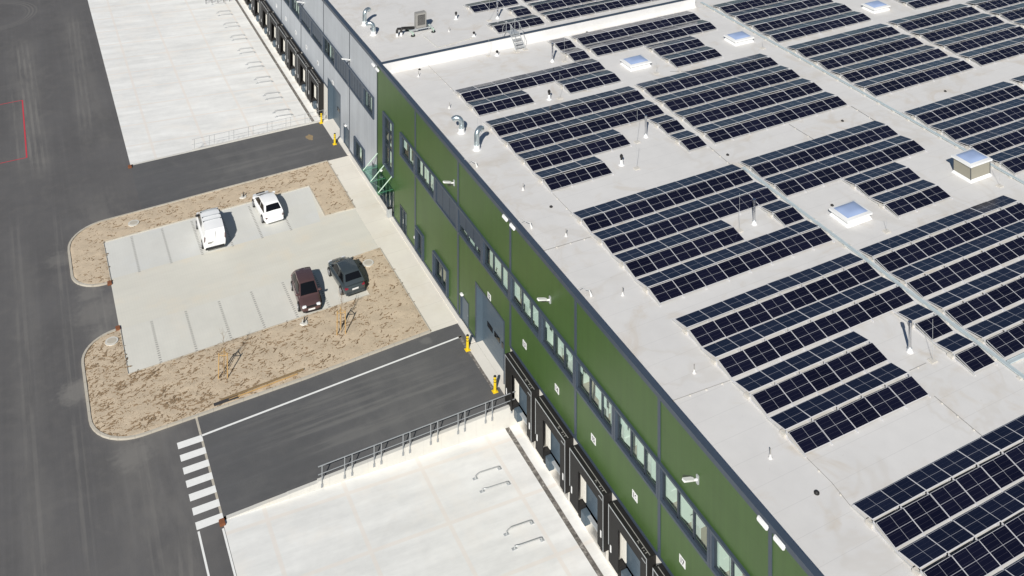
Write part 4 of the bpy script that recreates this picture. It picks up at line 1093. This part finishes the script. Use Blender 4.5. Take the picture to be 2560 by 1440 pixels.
# lightning conductor wires with holders
def wire(pts, lb):
    r = thing('lightning_wire', lb, 'wire', (pts[0][0], pts[0][1], ZR), 0, 'lightning conductor wires on the roof'); o_ = Vector(r.location)
    m = MB(); m.tube([(x, y, ZR + .06) for x, y in pts], .014, 'hvac_grey', 5); m.build('wire', r, o_)
    m = MB()
    for (xa, ya), (xb, yb) in zip(pts, pts[1:]):
        n = max(1, int(math.hypot(xb - xa, yb - ya) / 1.0))
        for k in range(n):
            t = (k + .5) / n; x, y = xa + (xb - xa) * t, ya + (yb - ya) * t; m.cyl(x, y, ZR + .003, ZR + .06, .055, 'ballast_concrete', 8)
    m.build('holder', r, o_)
for p, lb in (([(4.75, -17.9), (4.87, -23.7)], 'thin wire from the fire wall to the notched solar array'), ([(4.9, -42), (4.9, -44.8)], 'thin wire south of the array nearest the goose-neck ducts'),
             ([(.5, -47.7), (4.7, -47.85)], 'thin wire from the parapet to the array around the middle flue'), ([(.6, -62.6), (4.8, -62.85)], 'thin wire from the parapet to the array around the near flue'),
             ([(4.9, -68.9), (4.95, -70.6), (4.8, -72.0)], 'thin wire at the left end of the gap above the nearest array'), ([(14.0, -68.9), (14.0, -72.0)], 'thin wire at the middle of the gap above the nearest array'),
             ([(19.2, -41.9), (19.0, -44.9)], 'thin wire in the middle walkway north of the drain'), ([(14.3, -66.9), (15.6, -66.9)], 'thin wire beside the near steel flue'),
             ([(27.3, -42), (27.4, -44.9)], 'thin wire south of the middle full array'), ([(34.2, -42), (34.1, -44.9)], 'grey wire left of the cable tray in the walkway'), ([(24.2, -29.3), (25.9, -30.1)], 'short thin wire below the left northern skylight')): wire(p, lb)
# lightning rods
def rod(x, y, h, lb, b=(.0, 0)):
    r = thing('lightning_rod', lb, 'lightning rod', (x, y, ZR), 0, 'lightning rods on the roof')
    m = MB(); m.tube([(0, 0, .05), (.01, .0, h)], .010, 'galvanised', 5); m.build('rod', r)
    m = MB(); m.bbox(-.22, .22, -.2, .2, .004, .07, .015, 'ballast_concrete'); m.build('foot', r)
for x, y, h, lb in ((12.6, -29.2, 2.2, 'thin rod beside the vent south of the notched array'), (12.3, -41.9, 2.2, 'thin rod beside the vent near the cut-back rows'), (14.5, -38.6, 2.6, 'thin rod beside the flue of the goose-neck array'), (14.2, -51.9, 2.6, 'thin rod beside the middle flue'),
                  (16.1, -66.9, 2.4, 'thin rod beside the nearest flue'), (22.9, -29.0, 1.0, 'short rod beside the left northern skylight'), (35.2, -29.2, 1.0, 'short rod beside the right northern skylight'), (23.2, -56.6, .9, 'short rod beside the nearest flat skylight'),
                  (35.0, -56.3, 1.6, 'pale rod leaning beside the tall skylight box'), (16.6, -22.9, 2.4, 'thin rod beside the flue south of the stairs'), (10.7, -18.6, 1.8, 'thin rod at the foot of the fire wall'), (3.1, -32.6, 1.9, 'thin rod between the two goose-neck ducts on the green part'), (14.4, -10.9, 2.4, 'thin rod beside the flue on the grey part')): rod(x, y, h, lb)
# small membrane vents along the edge
mv = None
for x, y, lb in ((3.15, -19.55, 'small white roof vent near the fire wall end'), (3.3, -26.4, 'small white roof vent north of the goose-neck ducts'), (3.22, -40.5, 'small white roof vent south of the taller goose-neck duct'), (3.26, -46.9, 'small white roof vent beside the wire to the middle flue array'),
             (3.4, -53.9, 'small white roof vent above the middle floodlight'), (3.4, -61.4, 'small white roof vent beside the wire to the near flue array'), (3.3, -68.0, 'nearest small white roof vent on the bare strip'), (9.6, -11.5, 'small white roof vent on the grey roof east of the air unit')):
    if mv is None:
        mv = thing('roof_vent', lb, 'roof vent', (x, y, ZR), 0, 'small white vents along the roof edge')
        m = MB(); m.tube([(0, 0, 0), (0, 0, .06), (0, 0, .2)], .1, 'roof_membrane', 12, True, [.13, .07, .055]); m.build('cone', mv)
        m = MB(); m.tube([(0, 0, .2), (.02, .03, .46)], .03, 'hvac_grey', 8); m.build('stub', mv)
    else: dup(mv, (x, y, ZR), 0, lb)
# overflow pipes bending over the parapet
for x, y, lb in ((1.6, -53.1, 'white hooked overflow pipe at the parapet above the middle floodlight'), (1.5, -36.1, 'white overflow pipe at the parapet above the closed blinds'), (1.6, -45.0, 'white overflow pipe at the parapet by the box lights')):
    m = MB(); m.tube([(-1.2, -.3, 1.02), (-.9, -.2, 1.0), (-.5, -.05, .6), (-.15, 0, .42), (0, 0, .02)], .03, 'white_paint', 8, True, [.014, .016, .018, .03, .08]); o = m.build('overflow_pipe'); o.location = (x, y, ZR); tag(o, lb, 'overflow pipe', 'overflow pipes at the parapet')
# roof drains
for x, y, lb in ((3.75, -17.98 - .3, 'black roof drain at the left foot of the fire wall'), (21.9, -18.1, 'black roof drain at the foot of the fire wall right of the stairs'), (43.7, -43.7, 'black roof drain right of the cable tray'), (31.7, -43.55, 'black roof drain left of the cable tray'),
             (19.75, -43.5, 'black roof drain in the middle walkway'), (4.0, -43.4, 'grey-black roof drain beside the left edge strip'), (3.9, -70.7, 'large black roof drain near the bottom right array'), (22.1, -52.5, 'square dark patch behind the nearest flat skylight')):
    m = MB(); m.cyl(0, 0, .003, .05, .12, 'black_rubber', 16); m.tube([(0, 0, .05), (0, 0, .11)], .1, 'black_rubber', 12, True, [.11, .05]); o = m.build('roof_drain'); o.location = (x, y, ZR)
    if y == -70.7: o.scale = (1.15, 1.15, 1.1)
    tag(o, lb, 'roof drain', 'roof drains')

# ------------------------------------------------------------------ cars
def loft_body(st, mat):
    """st: (y, half width, z bottom, z top) from rear to front -> smooth hull"""
    bm = bmesh.new(); rings = []
    for (y, w, zb, zt) in st:
        h = zt - zb
        sec = [(-w * .86, zb), (-w * .985, zb + h * .22), (-w, zb + h * .55), (-w * .965, zb + h * .84), (-w * .80, zt), (-w * .3, zt + h * .035), (w * .3, zt + h * .035), (w * .80, zt), (w * .965, zb + h * .84), (w, zb + h * .55), (w * .985, zb + h * .22), (w * .86, zb)]
        rings.append([bm.verts.new((x, y, z)) for x, z in sec])
    n = len(rings[0])
    for a, b in zip(rings, rings[1:]):
        for k in range(n): bm.faces.new((a[k], a[(k + 1) % n], b[(k + 1) % n], b[k]))
    bm.faces.new(list(reversed(rings[0]))); bm.faces.new(rings[-1])
    bmesh.ops.subdivide_edges(bm, edges=bm.edges[:], cuts=1, use_grid_fill=True, smooth=.6)
    return bm
def car(label, loc, rz, L, Wd, paint, belt, roofz, cab, van=False, front_lights=True, cat='car', name='parked_car', tail='lamp_red'):
    """cab: (rear glass foot y, roof rear y, roof front y, windscreen foot y)"""
    r = thing(name, label, cat, loc, rz)
    w = Wd / 2; h = L / 2
    m = MB()
    if van: st = [(-h, w * .90, .42, 1.0), (-h + .06, w * .97, .30, belt), (-h + .7, w, .24, belt), (0, w, .22, belt), (h - 1.3, w, .24, belt), (h - .95, w * .99, .25, belt - .02), (h - .35, w * .94, .27, belt - .16), (h - .08, w * .84, .30, belt - .30), (h, w * .70, .36, .66)]
    else: st = [(-h, w * .78, .40, .72), (-h + .09, w * .90, .30, belt - .10), (-h + .5, w * .985, .24, belt), (-.6, w, .21, belt), (.4, w, .21, belt), (cab[3] - .1, w * .99, .22, belt - .0), (h - .75, w * .965, .24, belt - .09), (h - .25, w * .88, .27, belt - .20), (h - .06, w * .78, .30, belt - .33), (h, w * .64, .36, .58)]
    m.frombm(loft_body(st, paint), paint, None, True)
    yr, r0, f0, yf = cab; wb, wt = w * .93, w * (.84 if van else .70); zb = belt - .04
    rows = [(yr, wb, zb), (r0, wt, roofz), (f0, wt * .98, roofz), (yf, wb * .93, zb)]
    # cabin hull
    bm = bmesh.new(); V = {}
    prof = [(yr, zb, wb * .97), (yr * .45 + r0 * .55, zb * .45 + roofz * .55, (wb + wt) / 2 * .98), (r0, roofz - .03, wt * .97), (r0 * .67 + f0 * .33, roofz + .01, wt), (r0 * .33 + f0 * .67, roofz + .012, wt), (f0, roofz - .03, wt * .97), (yf * .45 + f0 * .55, zb * .45 + roofz * .55, (wb + wt) / 2 * .95), (yf, zb, wb * .92)]
    # side outline polygons, left and right plus crown strip
    Lf = [bm.verts.new((-q[2], q[0], q[1])) for q in prof]; Rt = [bm.verts.new((q[2], q[0], q[1])) for q in prof]; Md = [bm.verts.new((0, q[0] + (.05 if i > 4 else -.04) * (1 if i not in (3, 4) else 0), q[1] + .035)) for i, q in enumerate(prof)]
    for i in range(len(prof) - 1):
        bm.faces.new((Lf[i], Md[i], Md[i + 1], Lf[i + 1])); bm.faces.new((Md[i], Rt[i], Rt[i + 1], Md[i + 1]))
    ymid = (r0 + f0) / 2
    for S in (Lf, Rt):
        bt = bm.verts.new(((-wb if S is Lf else wb), ymid, zb))
        for i in range(len(prof) - 1):
            f = (S[i], S[i + 1], bt); bm.faces.new(f)
    bmesh.ops.subdivide_edges(bm, edges=bm.edges[:], cuts=1, use_grid_fill=True, smooth=.15)
    m.frombm(bm, paint, None, True)
    m.build('body', r)
    # glass
    def lerp(a, b, t): return a + (b - a) * t
    def quadglass(nm, pts):
        q = MB(); n = 5; vs = []; fs = []
        a, b, c, d = [Vector(p) for p in pts]
        for i in range(n + 1):
            for j in range(n + 1):
                u, v = i / n, j / n; p = (a.lerp(b, u)).lerp(d.lerp(c, u), v)
                vs.append(p)
        nr = (b - a).cross(d - a).normalized(); bow = .03 if nm in ('windscreen', 'rear_window') else .01
        cen = (a + b + c + d) / 4
        if nr.dot(cen - Vector((0, 0, belt * .7))) < 0: nr = -nr
        vs = [p + nr * (.022 + bow * (1 - (2 * (i // (n + 1)) / n - 1) ** 2)) for i, p in enumerate(vs)]
        for i in range(n):
            for j in range(n): fs.append((i * (n + 1) + j, (i + 1) * (n + 1) + j, (i + 1) * (n + 1) + j + 1, i * (n + 1) + j + 1))
        q.mesh(vs, fs, 'car_glass', True); q.build(nm, r)
    def onwind(s, t, fr):   # s -1..1 across, t 0..1 up
        (y0, z0, w0), (y1, z1, w1) = ((prof[7], prof[5]) if fr else (prof[0], prof[2])) if 1 else None
        return (s * lerp(w0[0] if 0 else w0, w1, t), lerp(y0, y1, t), lerp(z0, z1, t) + .03)
    for fr, nm in ((True, 'windscreen'), (False, 'rear_window')):
        if van and not fr: continue
        lo, hi = ((.10, .92) if fr else ((.30, .86) if not van else (.35, .82)))
        k = .88 if not van else (.88 if fr else .72)
        quadglass(nm, [onwind(-k, lo, fr), onwind(k, lo, fr), onwind(k * .97, hi, fr), onwind(-k * .97, hi, fr)])
    def side(sg, y, t):     # on the side surface
        return (sg * lerp(wb, wt, t) * 1.0, y, lerp(zb, roofz - .03, t))
    ya = lerp(yr, r0, .55) + .10; yb = lerp(yf, f0, .62) - .02; ymm = ymid + .02
    for sg in (-1, 1):
        q1 = [side(sg, yr + .34, .20), side(sg, ymm - .05, .16), side(sg, ymm - .05, .84), side(sg, r0 + .16, .82)]
        q2 = [side(sg, ymm + .05, .16), side(sg, yf - .30, .16), side(sg, f0 + .02, .84), side(sg, ymm + .05, .84)]
        for q in ((q2,) if van else (q1, q2)): quadglass('side_window', q)
    # wheels
    wr = .325 if not van else .33
    for sg in (-1, 1):
        for yy in (-h + L * .19, h - L * .195):
            t = MB(); x0 = sg * (w - .19); x1 = sg * (w + .012)
            t.tube([(x0, yy, wr), (x0 * .02 + x1 * .98 if 0 else x1, yy, wr)], wr, 'tyre', 22); wh = t.build('wheel', r)
            t = MB(); t.tube([(x1 + sg * .001, yy, wr), (x1 + sg * .012, yy, wr)], wr * .66, 'rim', 18)
            for k in range(5):
                a = k * 2 * PI / 5; t.tube([(x1 + sg * .014, yy + math.cos(a) * .05, wr + math.sin(a) * .05), (x1 + sg * .014, yy + math.cos(a) * wr * .6, wr + math.sin(a) * wr * .6)], .025, 'rim', 5)
            t.build('rim', wh)
            t = MB(); n = 12; vs = []
            for k in range(n + 1):
                a = PI * k / n; 
                for q in (wr * 1.06, wr * 1.26): vs.append((sg * (w + .004), yy + math.cos(a) * q, wr * .9 + math.sin(a) * q))
            t.mesh(vs, [(2 * k, 2 * k + 1, 2 * k + 3, 2 * k + 2) for k in range(n)], 'car_trim'); t.build('wheel_arch', r)
    # lights, plates, bumpers, mirrors
    for sg in (-1, 1):
        q = MB()
        if van: q.bbox(sg * w * .74 - .12, sg * w * .74 + .12, h - .40, h - .05, belt - .46, belt - .26, .05, 'lamp_clear', None, 3)
        else: q.bbox(sg * w * .60 - .17, sg * w * .60 + .17, h - .42, h - .06, belt - .40, belt - .215, .05, 'lamp_clear', None, 3)
        q.build('headlight', r)
        q = MB()
        if van: q.bbox(sg * w * .90 - .05, sg * w * .90 + .05, -h - .0, -h + .1, .95, 1.4, .03, tail)
        else: q.bbox(sg * w * .74 - .14, sg * w * .74 + .14, -h + .01, -h + .28, belt - .27, belt - .13, .04, tail)
        q.build('tail_light', r)
        q = MB(); q.bbox(sg * (w - .02) - .14, sg * (w - .02) + .14, yf - .42, yf - .26, belt + .0, belt + .16, .04, paint if not van else 'car_trim', None, 3); q.build('mirror', r)
    q = MB(); q.bbox(-.26, .26, -h - .035, -h - .005, .62 if not van else .75, .74 if not van else .87, .008, 'plate_white'); q.build('licence_plate', r)
    q = MB(); q.bbox(-.26, .26, h + .0, h + .03, .40, .52, .008, 'plate_white'); q.build('licence_plate', r)
    q = MB(); q.bbox(-w * .84, w * .84, -h - .06, -h + .2, .30, .50, .04, 'car_trim' if van else paint); q.build('bumper', r)
    q = MB(); q.bbox(-w * .74, w * .74, h - .2, h + .02, .28, .38, .03, 'car_trim'); q.build('bumper', r)
    q = MB(); q.bbox(-.40, .40, h - .12, h + .01, .56, .68, .03, 'car_trim'); q.build('grille', r)
    return r, (yr, r0, f0, yf)
# white van
vn, _ = car('white panel van with three roof bars and windowless rear doors in the north bay row', (-14.95, -16.85, .02), math.radians(-1.5), 5.0, 1.84, 'car_white', 1.18, 1.86, (-2.45, -2.31, .78, 1.66), van=True, cat='van', name='panel_van', tail='tail_dull')
for y in (.55, -.35, -1.0):
    m = MB(); m.tube([(-.74, y, 1.96), (.74, y, 1.96)], .022, 'galvanised', 6); m.box(-.74, -.68, y - .04, y + .04, 1.84, 1.96, 'car_trim'); m.box(.68, .74, y - .04, y + .04, 1.84, 1.96, 'car_trim'); m.build('roof_bar', vn)
m = MB(); m.box(-.008, .008, -2.515, -2.48, .5, 1.75, 'hvac_grey'); m.bbox(-.60, -.12, -2.53, -2.49, .78, .93, .01, 'hvac_grey'); m.build('rear_door', vn)
car('white hatchback with a dark rear window beside the north soil strip', (-9.72, -15.55, .02), math.radians(3), 4.55, 1.80, 'car_white', .90, 1.45, (-2.10, -1.25, .35, 1.42), tail='tail_dull')
car('maroon hatchback facing the camera in the south bay row', (-9.80, -28.6, .02), math.radians(176), 4.3, 1.76, 'car_maroon', .92, 1.48, (-1.98, -1.45, .30, 1.22))
car('dark slate grey crossover car with its tail to the camera, beside the soil bed', (-6.45, -28.1, .02), math.radians(3), 4.35, 1.82, 'car_slate', .98, 1.56, (-2.0, -1.30, .35, 1.30))

# ------------------------------------------------------------------ camera, light
cam = bpy.data.cameras.new('camera'); co = bpy.data.objects.new('camera', cam); C.objects.link(co)
co.location = CAM; co.rotation_euler = (PI / 2, 0, YAW)
cam.sensor_width = 36; cam.lens = 2636 / 2560 * 36
cam.shift_x = (1280 - 1314.8) / 2560; cam.shift_y = (-996.4 - 720) / 2560
cam.clip_start = 1; cam.clip_end = 3000
sc.camera = co

EL = math.radians(35.5); to_sun = Vector((-.60 * math.cos(EL), -.80 * math.cos(EL), math.sin(EL)))
w = bpy.data.worlds.new('World'); sc.world = w; w.use_nodes = True
nt = w.node_tree; bg = nt.nodes['Background']; sk = nt.nodes.new('ShaderNodeTexSky'); sk.sky_type = 'NISHITA'; sk.sun_disc = False
sk.sun_elevation = EL; sk.sun_rotation = math.atan2(to_sun.x, to_sun.y); sk.altitude = 200; sk.air_density = 1.0; sk.dust_density = .25; sk.ozone_density = 2.6
nt.links.new(sk.outputs['Color'], bg.inputs['Color']); bg.inputs['Strength'].default_value = .05
su = bpy.data.lights.new('sun', 'SUN'); su.energy = 5.0; su.angle = math.radians(.53); su.color = (1, .965, .90)
so = bpy.data.objects.new('sun', su); C.objects.link(so); so.location = (-60, -80, 80)
so.rotation_euler = (-to_sun).to_track_quat('-Z', 'Y').to_euler()
sc.view_settings.view_transform = 'Standard'; sc.view_settings.look = 'None'; sc.view_settings.exposure = 0
sc.render.engine = 'CYCLES'; sc.cycles.use_denoising = True
sc.cycles.max_bounces = 6; sc.cycles.transparent_max_bounces = 8
